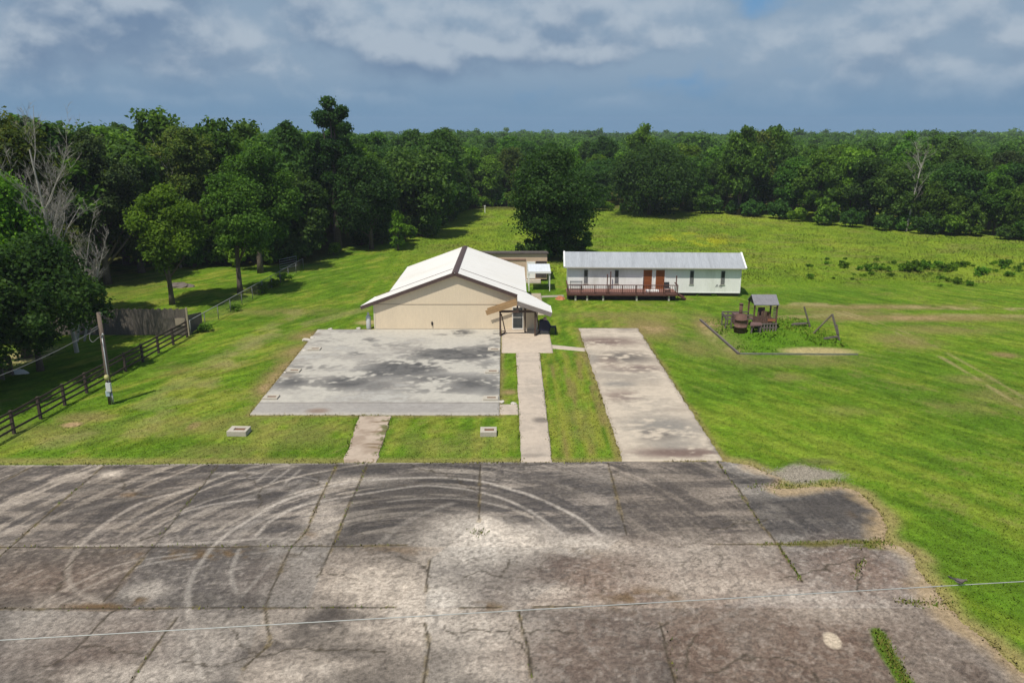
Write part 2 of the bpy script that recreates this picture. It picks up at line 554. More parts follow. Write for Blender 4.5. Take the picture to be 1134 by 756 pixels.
def grass_colour(X, Y):
    n1 = fbm(X, Y, .11, 4, 3); n2 = fbm(X, Y, .55, 3, 9); n3 = fbm(X, Y, 2.2, 2, 21)
    ang = R(-52)
    U = X * math.cos(ang) + Y * math.sin(ang); V = -X * math.sin(ang) + Y * math.cos(ang)
    st = fbm(U * .12, V * 1.1, 1.0, 3, 31)                     # mower passes on the right
    st2 = fbm(X * 1.5, Y * .09, 1.0, 3, 37)                    # passes along the walks
    ang = R(58)
    U2 = X * math.cos(ang) + Y * math.sin(ang); V2 = -X * math.sin(ang) + Y * math.cos(ang)
    st3 = fbm(U2 * .10, V2 * 1.0, 1.0, 3, 41)
    right = sstep(9, 13, X); left = sstep(-15, -18, X)
    s = st * right + st3 * left + st2 * (1 - right) * (1 - left)
    lush = np.array([.082, .155, .012]); bright = np.array([.128, .208, .015]); yel = np.array([.195, .222, .032])
    brown = np.array([.225, .175, .070]); dirt = np.array([.40, .275, .15]); tan = np.array([.42, .34, .16])
    t = np.clip(.42 * n1 + .45 * s + .2 * n2 - .03, 0, 1)
    c = lerp(np.broadcast_to(lush, X.shape + (3,)), bright, sstep(.33, .62, t))
    c = lerp(c, yel, sstep(.50, .66, .38 * n2 + .42 * s + .25 * n1) * (.85 - .45 * right))
    c = lerp(c, np.array([.07, .155, .008]), sstep(.54, .74, n3) * .4)
    n4 = fbm(U * .9, V * 3.2, 1.0, 3, 81) * right + fbm(U2 * .9, V2 * 3.2, 1.0, 3, 85) * (1 - right)
    c = c * (1 + 1.0 * (n4 - .5))[..., None]
    c = lerp(c, np.array([.17, .15, .05]), sstep(.60, .74, .5 * n4 + .5 * fbm(X, Y, .33, 4, 87)) * .55)
    # brown, worn areas
    wear = np.zeros(X.shape)
    for (x, y, rx, ry, k) in [(797, 372, 20, 22, 1.0), (718, 362, 36, 12, .75), (700, 350, 60, 5, .55), (665, 349, 40, 4, .5), (775, 385, 30, 10, .45), (312, 412, 16, 20, .75), (330, 390, 22, 10, .7),
                             (295, 430, 14, 10, .8), (345, 372, 25, 6, .7), (80, 470, 12, 3.5, 1.0), (95, 462, 30, 6, .55), (215, 471, 7, 5, .9), (60, 480, 60, 12, .35),
                             (250, 470, 110, 12, .35), (330, 480, 60, 14, .35), (500, 490, 60, 14, .3), (250, 500, 60, 9, .35), (1010, 352, 130, 4, .75), (960, 340, 110, 3, .7), (1000, 377, 34, 8, .6), (1040, 365, 60, 5, .5),
                             (1112, 393, 14, 3, .8), (1075, 420, 25, 5, .4), (1110, 440, 40, 9, .4), (930, 345, 50, 3, .6), (870, 417, 22, 5, .45), (940, 455, 30, 5, .3), (1070, 450, 40, 8, .3),
                             (640, 470, 18, 22, .35), (673, 430, 8, 30, .5), (880, 400, 70, 6, .4), (564, 434, 8, 3, .9), (415, 367, 30, 3, .6), (250, 405, 25, 5, .35), (310, 345, 60, 4, .4), (200, 410, 30, 6, .3)]:
        wear = np.maximum(wear, k * blob(X, Y, x, y, rx, ry, .75))
    wn = fbm(X, Y, .8, 4, 51)
    wv = np.clip(wear * 1.25, 0, 1) * sstep(.28, .5, wn + .3 * wear)
    c = lerp(c, brown, wv * .95)
    c = lerp(c, dirt, sstep(.55, .95, wear) * sstep(.42, .62, wn) * .85)
    # bare tan patch in the playground, sunlit leaf litter by the left trees
    c = lerp(c, tan, blob(X, Y, 905, 389, 40, 4.5, .4) * .9)
    c = lerp(c, np.array([.40, .33, .17]), blob(X, Y, 30, 394, 24, 9, .6) * sstep(.4, .6, wn) * .9)
    c = lerp(c, tan * .9, blob(X, Y, 407, 357, 12, 2.5, .5) * .8)
    stp = sstep(2.2, 2.5, X) * sstep(6.0, 5.7, X) * sstep(60.5, 59.5, Y) * sstep(38.6, 39.2, Y)
    sn = fbm(X * 2.6, Y * .16, 1.0, 3, 391)
    c = lerp(c, np.array([.225, .235, .035]), stp * sstep(.42, .62, sn) * .75)
    c = lerp(c, np.array([.20, .155, .055]), stp * sstep(.52, .72, fbm(X * 2.0, Y * .22, 1.0, 3, 393)) * .75)
    # two-wheel track across the right lawn, and the mown path along the meadow
    for pts, wd, k in [([(925, 345), (985, 365), (1050, 400), (1134, 452)], .16, .65), ([(935, 345), (1000, 367), (1062, 398), (1134, 440)], .14, .5),
                       ([(862, 336), (960, 338.5), (1060, 341), (1140, 343)], .7, .75), ([(850, 352), (960, 348), (1134, 350)], .6, .5),
                       ([(150, 480), (230, 425), (300, 372), (400, 343)], .8, .35), ([(60, 490), (160, 450), (230, 405), (330, 345)], .9, .3)]:
        d = dline(X, Y, smooth(GP(pts)))
        c = lerp(c, tan * .75, (1 - sstep(wd * .5, wd * 1.6, d)) * k * sstep(.35, .55, fbm(X, Y, .5, 3, 61)))
    # thin dry rim along the pavement edges
    e = np.abs(Y - 38.9)
    c = lerp(c, brown * 1.2, (1 - sstep(.1, .7, e)) * .6 * (X < 11))
    d = dline(X, Y, GP(PAVE_EDGE[5:]))
    c = lerp(c, np.array([.30, .235, .10]), (1 - sstep(.15, .9, d + .8 * (wn - .5))) * .75)
    for q in (drive_q, slab_q):
        d = dline(X, Y, np.vstack([q, q[:1]]))
        c = lerp(c, brown, (1 - sstep(.1, .5, d + .5 * (wn - .5))) * .7)
    # gravel spill beside the lot
    gm = blob(X + 2.2 * (fbm(X, Y, .5, 3, 441) - .5), Y + 1.6 * (fbm(X, Y, .6, 3, 443) - .5), 885, 525, 40, 8, .5)
    c = lerp(c, np.array([.27, .24, .19]), gm * sstep(.42, .62, wn + .3 * gm))
    c = lerp(c, np.array([.10, .075, .05]), blob(X, Y, 905, 511, 25, 4, .6) * .5 * sstep(.45, .6, wn))
    # meadow: taller, yellow green, beyond the mown strip
    edge = 85.5 + 6 * np.exp(-((X + 2) / 14) ** 2) + 1.2 * (n1 - .5) * 6
    md = sstep(-1.5, 3.5, Y - edge) * sstep(-22, -6, X + 5 * (n1 - .5))
    mn = fbm(X, Y * .6, .16, 4, 71); mn2 = fbm(X, Y * .5, .6, 3, 77)
    mc = lerp(np.broadcast_to(np.array([.142, .232, .018]), X.shape + (3,)), np.array([.212, .288, .026]), sstep(.3, .62, .6 * mn + .4 * mn2))
    mc = lerp(mc, np.array([.265, .30, .034]), sstep(.60, .78, mn2 * .5 + mn * .5))
    mc = lerp(mc, np.array([.41, .41, .02]), blob(X, Y, 775, 265, 40, 7, .8) * sstep(.4, .6, mn2) * .8)
    mc = lerp(mc, np.array([.11, .21, .011]), blob(X, Y, 985, 318, 110, 9, .6) * .6)
    mc = lerp(mc, np.array([.115, .165, .022]), sstep(.50, .66, fbm(X * .7, Y, .3, 4, 79)) * .4)
    mc = lerp(mc, np.array([.20, .20, .05]), sstep(.58, .70, fbm(X * .5, Y, .45, 3, 83)) * .5)
    c = lerp(c, mc, md)
    # playground weeds
    pg = blob(X, Y, 845, 377, 62, 17, .5)
    c = lerp(c, np.array([.085, .19, .010]), pg * .7 * (1 - blob(X, Y, 905, 389, 42, 6, .4)))
    # woodland floor
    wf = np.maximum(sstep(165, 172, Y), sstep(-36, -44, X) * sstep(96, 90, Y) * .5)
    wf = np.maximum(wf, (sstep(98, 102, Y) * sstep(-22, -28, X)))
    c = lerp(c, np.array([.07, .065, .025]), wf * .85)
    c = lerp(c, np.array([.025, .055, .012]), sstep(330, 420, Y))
    return c


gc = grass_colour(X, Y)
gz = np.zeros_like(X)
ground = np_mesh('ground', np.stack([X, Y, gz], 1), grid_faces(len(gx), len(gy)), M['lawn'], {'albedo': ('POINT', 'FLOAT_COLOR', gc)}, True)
tag(ground, 'mown green lawn and yellow green meadow around the buildings', 'ground', kind='structure')

# ------------------------------------------------------------------ parking lot
px = np.arange(-46, 31, .075)
py = np.concatenate([np.arange(8, 20, .6), np.arange(20, 40.5, .075)])
X, Y = np.meshgrid(px, py); X = X.ravel(); Y = Y.ravel()


def lot_colour(X, Y):
    n1 = fbm(X, Y, .16, 4, 101); n2 = fbm(X, Y, .6, 4, 103); n3 = fbm(X, Y, 2.6, 3, 107)
    hs = fbm(X * .22, Y * 1.7, 1.0, 4, 109)                     # streaks along the lot
    wx = X + .35 * (fbm(X, Y, .9, 3, 113) - .5); wy = Y + .35 * (fbm(X, Y, .9, 3, 117) - .5)
    dark = np.array([.070, .065, .062]); mid = np.array([.118, .108, .102]); pale = np.array([.47, .435, .39]); brn = np.array([.165, .122, .10])
    up = sstep(30.6, 31.4, Y + .5 * (n2 - .5))
    c0x, c0y = G(440, 640)
    rad = np.hypot(X - c0x, Y - c0y); th_ = np.arctan2(Y - c0y, X - c0x)
    sw = fbm(rad * 3.6 + .5 * n2, th_ * 1.5, 1.0, 4, 193)            # scrubbing from turning cars
    sw2 = fbm(X * .45 + Y * .6, Y * 4.2 - X * .9, 1.0, 4, 197)
    gr = .5 * fbm(X, Y, 9.0, 2, 199) + .5 * fbm(X, Y, 4.0, 2, 198)
    c = lerp(np.broadcast_to(mid, X.shape + (3,)), dark, np.clip(sstep(.62, .38, n1 * .5 + n2 * .3 + hs * .25), 0, 1))
    c = lerp(c, np.array([.078, .072, .068]), up * sstep(.72, .40, .5 * hs + .5 * n2) * .95)
    c = lerp(c, np.array([.205, .185, .165]), up * sstep(.46, .66, hs) * .75)
    c = lerp(c, np.array([.245, .225, .20]), up * sstep(.53, .68, .7 * sw + .3 * hs) * .85 * (.35 + .65 * sstep(6, 1, X)))
    c = lerp(c, np.array([.046, .044, .045]), up * sstep(.52, .38, .55 * sw + .45 * sw2) * .85)
    c = lerp(c, np.array([.25, .23, .21]), (1 - up) * sstep(.53, .68, .5 * sw2 + .5 * sw) * .6 * sstep(6, 0, X))
    # brown worn half on the right, pale chalky centre
    rb = np.maximum.reduce([blob(X, Y, x, y, rx, ry, .7) * k for x, y, rx, ry, k in
                            [(860, 700, 210, 90, 1), (700, 650, 130, 45, .9), (960, 640, 60, 40, 1), (640, 720, 90, 50, .85), (90, 720, 90, 40, .45), (60, 640, 70, 18, .5), (330, 640, 60, 25, .3)]])
    c = lerp(c, lerp(np.broadcast_to(brn, X.shape + (3,)), np.array([.24, .195, .165]), sstep(.42, .60, .35 * n2 + .65 * gr)), rb * .9)
    c = lerp(c, np.array([.088, .065, .055]), rb * sstep(.50, .64, gr * .6 + n2 * .4) * .7)
    pl = np.zeros(X.shape)
    for x, y, rx, ry, k in [(530, 602, 75, 24, 1.), (520, 585, 42, 16, 1.), (470, 668, 50, 30, 1.), (430, 650, 85, 30, .85), (500, 700, 90, 35, .7), (385, 625, 60, 16, .45), (480, 640, 100, 14, .4), (430, 700, 90, 30, .5), (520, 745, 70, 22, .6), (350, 745, 110, 22, .55), (150, 748, 110, 14, .5),
                            (250, 700, 50, 22, .4), (620, 605, 90, 9, .75), (775, 618, 60, 22, .45), (800, 650, 90, 14, .5), (600, 655, 40, 10, .6), (640, 670, 120, 8, .35), (890, 662, 60, 9, .5), (925, 678, 60, 12, .5),
                            (160, 655, 26, 10, .6), (125, 525, 14, 4, .75), (60, 690, 70, 25, .35), (840, 520, 40, 7, .55), (860, 545, 40, 8, .4), (395, 532, 45, 6, .35), (360, 575, 22, 22, .35), (700, 530, 40, 6, .3)]:
        pl = np.maximum(pl, k * blob(X, Y, x, y, rx, ry, .8))
    pv = pl * sstep(.28, .60, .55 * n2 + .35 * n1 + .3 * pl)
    c = lerp(c, pale * (.8 + .4 * gr)[..., None], np.clip(pv * 1.15, 0, 1) * .88)
    c = lerp(c, np.array([.40, .385, .36]), sstep(.62, .80, pl * .5 + n2 * .6) * .35)
    # chalky haze wisps
    c = lerp(c, np.array([.31, .29, .265]), sstep(.46, .64, fbm(X * .5, Y * .35, .7, 5, 131)) * (1 - up) * .55 * (1 - .6 * rb) * (.45 + .55 * sstep(-14, -6, X)))
    # small flakes and pits of the broken surface
    fl = sstep(.60, .68, fbm(X, Y, 5.5, 2, 139)) * np.maximum(rb, sstep(.45, .6, n1))
    c = lerp(c, np.array([.36, .33, .30]), fl * .35 * (1 - up * .6))
    c = lerp(c, np.array([.055, .05, .047]), sstep(.58, .68, fbm(X, Y, 6.5, 3, 149)) * .4 * (1 - up * .5))
    # dark tarred bays on the right
    for x, y, rx, ry, k in [(900, 560, 62, 18, .9), (945, 578, 36, 14, .7), (740, 560, 60, 40, .5), (640, 535, 60, 14, .55), (95, 560, 90, 30, .35), (245, 560, 60, 28, .4), (450, 560, 70, 32, .5), (60, 622, 45, 10, .4), (230, 612, 70, 8, .6),
                            (225, 665, 40, 9, .7), (265, 672, 40, 8, .55), (430, 740, 40, 22, .5), (390, 755, 40, 14, .5), (490, 730, 26, 26, .35), (735, 735, 14, 30, .55), (500, 640, 60, 13, .3), (590, 632, 40, 22, .35)]:
        c = lerp(c, np.array([.062, .057, .054]), blob(X, Y, x, y, rx, ry, .8) * k * sstep(.30, .62, n2 * .7 + hs * .4))
    # rusty leaf litter in low spots
    for x, y, rx, ry, k in [(712, 664, 42, 12, .9), (535, 672, 22, 5, .9), (225, 614, 75, 5, 1.), (115, 672, 45, 4, 1), (150, 665, 12, 4, 1), (640, 612, 30, 6, .4), (340, 595, 10, 5, .7), (440, 610, 30, 5, .6), (20, 605, 22, 3, .7), (150, 548, 20, 2.5, .7), (985, 590, 10, 12, .6), (955, 570, 14, 5, .5)]:
        c = lerp(c, np.array([.125, .088, .052]), blob(X, Y, x, y, rx, ry, .8) * k * sstep(.38, .60, fbm(X, Y, 1.6, 3, 151)))
    # tyre marks: pale, scrubbed arcs
    arcs = [([(222, 750), (212, 697), (208, 659), (219, 627), (247, 595), (282, 572), (317, 553), (374, 537), (402, 532), (476, 529), (529, 533), (567, 542), (603, 555), (638, 572), (666, 593)], .13, .8),
            ([(282, 595), (300, 577), (335, 560), (391, 549), (440, 541), (476, 538), (522, 543), (560, 553), (592, 569), (624, 593)], .12, .65),
            ([(430, 556), (470, 552), (520, 553), (560, 562)], .10, .4),
            ([(212, 542), (159, 556), (123, 576), (92, 602), (76, 627), (81, 652), (113, 667)], .15, .6),
            ([(282, 553), (229, 560), (194, 572), (141, 602)], .12, .5), ([(300, 541), (240, 552), (180, 575), (130, 603)], .1, .3),
            ([(60, 606), (120, 604), (212, 602), (282, 597), (328, 597)], .12, .6),
            ([(20, 690), (46, 669), (88, 645), (141, 623), (212, 613)], .1, .6), ([(35, 692), (60, 673), (99, 650), (152, 628), (215, 616)], .1, .55), ([(0, 650), (46, 632)], .1, .4),
            ([(261, 655), (256, 634), (265, 609)], .12, .6), ([(268, 660), (295, 630), (318, 596)], .11, .45),
            ([(300, 609), (335, 613), (374, 627), (399, 637), (420, 652)], .13, .55), ([(232, 735), (240, 700), (247, 680)], .1, .35), ([(150, 605), (190, 580), (260, 556), (330, 533)], .22, .25),
            ([(250, 605), (290, 570), (340, 535)], .3, .25), ([(420, 602), (455, 575), (500, 558)], .2, .3), ([(300, 535), (320, 520)], .1, .4), ([(285, 533), (300, 520)], .1, .4), ([(315, 535), (333, 520)], .1, .4),
            ([(250, 530), (330, 528), (372, 538)], .05, .5), ([(60, 620), (110, 590), (200, 560)], .2, .25), ([(140, 603), (260, 585), (370, 545)], .18, .22), ([(200, 752), (196, 720), (205, 690)], .08, .3),
            ([(500, 700), (560, 690), (640, 684), (700, 686)], .1, .2), ([(760, 700), (800, 685), (835, 665)], .12, .3), ([(640, 690), (650, 715), (672, 740)], .08, .3), ([(0, 560), (80, 545), (180, 530), (290, 522)], .25, .2), ([(0, 590), (90, 565), (200, 540)], .25, .2)]
    for pts, wd, k in arcs:
        d = dline(wx * .35 + X * .65, wy * .35 + Y * .65, smooth(GP(pts), 6))
        m = (1 - sstep(wd * .3, wd * 1.3, d)) * k * sstep(.18, .50, n2 * .6 + n3 * .5)
        c = lerp(c, np.array([.33, .31, .285]), m * .85)
    idx = np.zeros(X.shape)
    for pts in ([(116, 515), (60, 563), (0, 616), (-60, 668)], [(243, 514), (206, 560), (169, 606), (85, 719)], [(374, 512), (355, 552), (339, 588), (321, 609), (293, 673), (270, 740)], [(407, 513), (388, 557), (369, 604), (345, 660)],
                [(532, 513), (530, 578), (476, 620), (470, 690), (469, 756)], [(673, 512), (694, 592), (573, 676), (589, 750)], [(794, 511), (843, 582), (861, 603), (889, 645), (730, 690), (749, 760)]):
        q = GP(pts)[::-1]; idx += X > np.interp(Y, q[:, 1], q[:, 0])
    band = (Y > G(0, 605.5)[1]).astype(float) + (Y > G(0, 673.5)[1])
    tone = _h(idx + 3, band + 11, 17); tint = _h(idx + 9, band + 4, 23)
    c = c * (.80 + .42 * tone)[..., None] * (1 + (tint - .5)[..., None] * np.array([.10, .02, -.06]))
    # slab joints and cracks
    J = np.array([.040, .034, .024]); JG = np.array([.17, .135, .06])
    joints = [[(116, 515), (60, 563), (0, 616), (-60, 668)], [(243, 514), (206, 560), (169, 606)], [(169, 606), (116, 666)], [(374, 512), (355, 552), (339, 588), (321, 609), (293, 673), (300, 712), (270, 740)],
              [(407, 513), (388, 557), (369, 604), (352, 640)], [(532, 513), (531, 545), (530, 578)], [(476, 620), (472, 655)], [(470, 690), (476, 712), (469, 756)], [(573, 676), (582, 708), (589, 750)],
              [(673, 512), (684, 555), (694, 592)], [(730, 690), (749, 760)], [(794, 511), (820, 546), (843, 582), (861, 603), (889, 645)], [(196, 683), (170, 718), (143, 758)], [(85, 719), (120, 680), (128, 676)],
              [(-60, 606), (100, 606.5), (399, 605), (451, 604)], [(787, 603), (900, 602.5), (981, 601)], [(-60, 674.5), (150, 674), (399, 673), (437, 673)], [(511, 673), (553, 672)], [(592, 672), (649, 671), (715, 669)], [(991, 666), (1051, 670)],
              [(0, 535), (40, 515)]]
    for pts in joints:
        d = dline(wx * .35 + X * .65, wy * .35 + Y * .65, GP(pts))
        c = lerp(c, JG, (1 - sstep(.02, .11, d + .2 * (n3 - .5))) * .55 * sstep(.35, .6, n2))
        c = lerp(c, J, (1 - sstep(.018, .062, d)) * .9 * sstep(.2, .45, n3))
    cr = [[(530, 545), (500, 530), (470, 520), (455, 515)], [(532, 525), (560, 515), (600, 513)], [(600, 740), (560, 700), (505, 696)], [(500, 686), (512, 705)], [(510, 640), (560, 636), (562, 620)], [(440, 615), (470, 625), (480, 640)],
          [(370, 630), (400, 645)], [(780, 740), (840, 728), (880, 732)], [(960, 718), (985, 696)], [(860, 640), (930, 625), (960, 622)], [(950, 625), (945, 640), (960, 660)], [(1040, 668), (1085, 700), (1110, 740)], [(200, 740), (330, 718), (420, 722)],
          [(40, 740), (90, 720), (170, 720)], [(330, 620), (350, 605)], [(150, 600), (175, 590)], [(60, 650), (75, 625), (100, 610)], [(260, 690), (262, 716), (290, 722)], [(700, 690), (722, 700), (735, 690)], [(800, 580), (850, 575), (780, 590)], [(765, 700), (760, 735)],
          [(345, 525), (352, 540)], [(255, 515), (285, 540), (290, 565)], [(130, 530), (160, 548)], [(860, 728), (900, 740), (905, 756)], [(975, 705), (955, 712)], [(560, 690), (590, 700), (640, 700)]]
    for pts in cr:
        d = dline(X + 1.1 * (fbm(X, Y, .9, 4, 171) - .5), Y + 1.1 * (fbm(X, Y, .9, 4, 173) - .5), GP(pts))
        c = lerp(c, J, (1 - sstep(.015, .07, d)) * .75)
    # web of alligator cracks in the broken middle
    alg = np.abs(fbm(X, Y, 1.25, 3, 181) - .5)
    am = np.maximum(blob(X, Y, 620, 635, 60, 40, .8), np.maximum(blob(X, Y, 740, 630, 90, 35, .8), .35 * (1 - up)))
    c = lerp(c, J * 1.2, (1 - sstep(.004, .022, alg)) * am * .55)
    alg = np.abs(fbm(X + 31, Y + 7, .8, 3, 187) - .5)
    c = lerp(c, J * 1.4, (1 - sstep(.002, .012, alg)) * .35)
    # grown-over strip in the crack at lower right, filled pale patch
    d = dline(wx, wy, smooth(GP([(972, 700), (985, 725), (1000, 750), (1010, 770)])))
    c = lerp(c, np.array([.07, .13, .012]), (1 - sstep(.10, .30, d - .08)))
    c = lerp(c, np.array([.42, .37, .30]), blob(wx, wy, 922, 709, 10, 9, .15))
    c = lerp(c, np.array([.13, .125, .02]), (1 - sstep(.1, .4, dline(wx, wy, GP([(840, 603), (981, 600)])) + .4 * (n2 - .3))) * .6)
    c = lerp(c, np.array([.12, .135, .02]), blob(X, Y, 965, 603, 24, 5, .6) * .8 * sstep(.4, .55, n3))
    # sand and leaf rim along the outer edge
    d = dline(wx, wy, GP(PAVE_EDGE[6:]))
    c = lerp(c, np.array([.32, .25, .15]), (1 - sstep(.2, 1.0, d + 1.2 * (n2 - .5))) * .7)
    d = np.abs(Y - (38.35 + .017 * (X + 27)))
    c = lerp(c, np.array([.27, .255, .235]), (1 - sstep(.06, .22, d)) * .55)
    c = c * (1 + .62 * (gr - .5))[..., None] * np.array([1.05, .985, .905])
    return c * (1.05 + .12 * up)[..., None]


edge_n = .35 * (fbm(X, Y, 1.3, 3, 191) - .5) * sstep(10, 13, X)
ins = inside(X + edge_n, Y + edge_n * .7, pave_poly).reshape(len(py), len(px))
F4 = grid_faces(len(px), len(py))
keep = ins.ravel()[F4].all(1)
F4 = F4[keep]
used = np.zeros(len(X), bool); used[F4.ravel()] = True
remap = np.cumsum(used) - 1
Xu, Yu = X[used], Y[used]
lc = lot_colour(Xu, Yu)
zz = .02 + .004 * (fbm(Xu, Yu, .4, 2, 7) - .5)
lot = np_mesh('parking_lot', np.stack([Xu, Yu, zz], 1), remap[F4], M['asphalt'], {'albedo': ('POINT', 'FLOAT_COLOR', lc)}, True)
tag(lot, 'cracked grey parking lot with pale curved tyre marks', 'parking lot', kind='structure')


# ------------------------------------------------------------------ concrete sheets
def quad_sheet(name, q, z, colf, label, cat, nu, nv, warp=0.0):
    u, v = np.meshgrid(np.linspace(0, 1, nu), np.linspace(0, 1, nv))
    u = u.ravel(); v = v.ravel()
    q = np.asarray(q, float)
    P = (1 - u)[:, None] * (1 - v)[:, None] * q[0] + u[:, None] * (1 - v)[:, None] * q[1] + u[:, None] * v[:, None] * q[2] + (1 - u)[:, None] * v[:, None] * q[3]
    if warp:
        n = fbm(P[:, 0], P[:, 1], 1.6, 3, 211) - .5
        e = np.minimum(u, 1 - u) < .02
        P[e, 0] += (n * warp * 2)[e]
    c = colf(P[:, 0], P[:, 1], u, v)
    V = np.concatenate([P, np.full((len(P), 1), z)], 1)
    Fq = grid_faces(nu, nv)
    # skirt
    ring = list(range(nu)) + [k * nu + nu - 1 for k in range(1, nv)] + [(nv - 1) * nu + k for k in range(nu - 2, -1, -1)] + [k * nu for k in range(nv - 2, 0, -1)]
    ring = np.array(ring); b = len(V)
    low = V[ring].copy(); low[:, 2] = -.05
    V = np.vstack([V, low]); c = np.vstack([c, c[ring]])
    n = len(ring); i = np.arange(n); j = (i + 1) % n
    Fq = np.vstack([Fq, np.stack([ring[i], b + i, b + j, ring[j]], 1)])
    o = np_mesh(name, V, Fq, M['concrete'], {'albedo': ('POINT', 'FLOAT_COLOR', c)})
    return tag(o, label, cat, kind='structure')


def slab_colour(X, Y, u, v):
    n1 = fbm(X, Y, .22, 4, 201); n2 = fbm(X * .6, Y * 1.2, .6, 4, 203); n3 = fbm(X, Y, 2.4, 3, 207)
    base = np.array([.43, .405, .35])
    c = lerp(np.broadcast_to(base, X.shape + (3,)), np.array([.285, .265, .235]), sstep(.44, .62, n1 * .4 + n2 * .4 + n3 * .2))
    c = lerp(c, np.array([.46, .445, .40]), sstep(.52, .72, n3 * .4 + n2 * .6) * .6)
    st = np.zeros(X.shape)
    for x, y, rx, ry, k in [(505, 393, 50, 7, 1.), (535, 391, 24, 8, .9), (450, 408, 42, 10, 1.), (425, 412, 30, 9, .8), (385, 424, 32, 8, .85), (365, 425, 40, 6, .6), (415, 428, 24, 6, .6), (485, 420, 50, 6, .7), (525, 425, 30, 9, .8), (545, 428, 16, 12, .7), (500, 432, 60, 5, .6), (323, 424, 25, 7, .75), (318, 412, 16, 3, .7),
                            (510, 369, 12, 3, .9), (495, 371, 14, 2, .5), (410, 377, 9, 2.5, .65), (395, 392, 8, 2, .6), (345, 407, 30, 4, .5), (370, 378, 20, 3, .4), (540, 405, 12, 6, .5), (430, 383, 50, 2.5, .3), (545, 380, 12, 8, .45)]:
        st = np.maximum(st, k * blob(X, Y, x, y, rx, ry, .85))
    sv = st * sstep(.44, .57, n2 * .42 + n3 * .38 + .2 * st + .04)
    c = lerp(c, np.array([.105, .102, .098]), np.clip(sv * 1.35, 0, 1) * .9)
    c = lerp(c, np.array([.075, .073, .072]), sstep(.6, .85, sv) * sstep(.48, .6, n3) * .7)
    # front strip past the joint
    fr = sstep(48.0, 47.85, Y)
    c = lerp(c, np.array([.285, .265, .245]), fr * .7)
    c = lerp(c, np.array([.12, .10, .085]), (1 - sstep(.02, .09, np.abs(Y - 47.93))) * .7)
    c = lerp(c, np.array([.20, .13, .09]), fr * blob(X, Y, 352, 456, 12, 3, .6) * .7)
    c = lerp(c, np.array([.5, .46, .38]), (1 - sstep(.05, .3, np.abs(Y - q_edge))) * .4)
    c = lerp(c, np.array([.20, .15, .10]), sstep(.6, .72, n1) * (1 - sstep(0, .10, np.minimum(u, 1 - u))) * .5)
    return c


q_edge = 45.95
quad_sheet('concrete_slab', slab_q, .07, slab_colour, 'stained grey concrete slab in front of the tan building', 'slab', 170, 220)


def pale_colour(base, alt, seed, joint=0, stain=()):
    base = np.array(base); alt = np.array(alt)

    def f(X, Y, u, v):
        n1 = fbm(X * .55, Y * 1.5, .5, 5, seed); n2 = fbm(X, Y * 1.5, 1.8, 4, seed + 3)
        c = lerp(np.broadcast_to(base, X.shape + (3,)), alt, sstep(.40, .70, n1 * .6 + n2 * .4))
        for x, y, rx, ry, k, col in stain:
            c = lerp(c, np.array(col), blob(X, Y, x, y, rx, ry, .65) * k * sstep(.34, .50, n1 * .5 + n2 * .4 + .05))
        if joint:
            d = np.abs((Y / joint) % 1 - .5) * joint
            c = lerp(c, base * .55, (1 - sstep(.0, .05, d)) * .5)
        e = np.minimum(u, 1 - u)
        c = lerp(c, base * .5, (1 - sstep(0, .05, e + .04 * (n2 - .5))) * .35)
        return c
    return f


DK = (.15, .13, .11); BR = (.19, .14, .115); GY = (.235, .215, .185)
quad_sheet('driveway', drive_q, .06, pale_colour((.49, .42, .33), (.37, .315, .25), 231, 4.6,
           [(670, 379, 34, 4.5, 1., BR), (668, 382, 5, 1.5, 1., DK), (690, 396, 30, 6, 1., DK), (705, 409, 28, 4, 1., BR), (670, 402, 15, 6, .6, BR), (685, 426, 18, 3, .9, GY), (690, 440, 20, 6, .8, BR), (715, 448, 30, 10, .4, GY),
            (735, 475, 42, 14, 1., GY), (728, 482, 18, 6, .9, DK), (755, 502, 52, 5.5, 1.1, BR), (750, 494, 30, 4, .6, GY), (693, 365, 10, 1.5, .5, DK), (655, 398, 8, 8, .6, GY), (790, 496, 6, 6, .8, DK), (700, 415, 45, 8, .4, GY)]),
           'pale concrete driveway strip with dark stains', 'driveway', 60, 260, .1)
ap = GP([(555.5, 391), (612.5, 391), (607, 366), (555.5, 366)]); ap[:2, 1] = 59.6; ap[2:, 1] = 66.9; ap[2, 0] = 3.25
quad_sheet('entry_apron', ap, .065, pale_colour((.50, .42, .33), (.43, .36, .285), 241, 0), 'beige concrete apron before the entrance door', 'apron', 50, 70)
wk = np.array([(.5, 38.75), (2.15, 38.75), (2.2, 59.6), (.32, 59.6)])
quad_sheet('front_walk', wk, .055, pale_colour((.475, .40, .32), (.40, .34, .275), 251, 6.9, [(599, 466, 9, 3, .9, DK), (590, 505, 16, 2, .5, DK), (592, 432, 14, 12, .3, GY)]), 'long beige concrete walk to the entrance', 'walk', 24, 200, .05)
lk = np.array([(3.27, 60.9), (5.85, 60.05), (5.95, 60.9), (3.27, 61.9)])
quad_sheet('side_walk', lk, .05, pale_colour((.47, .40, .32), (.40, .34, .275), 261, 0), 'short beige walk joining apron and driveway', 'walk', 20, 10)
bit = np.array([(-.80, 45.9), (.42, 45.9), (.38, 47.7), (-.82, 47.7)])
quad_sheet('slab_link', bit, .05, pale_colour((.47, .40, .32), (.40, .34, .275), 263, 0), 'small concrete link between slab and long walk', 'walk', 12, 14)
pth = GP([(380, 512), (417, 512), (434, 461), (398, 461)])


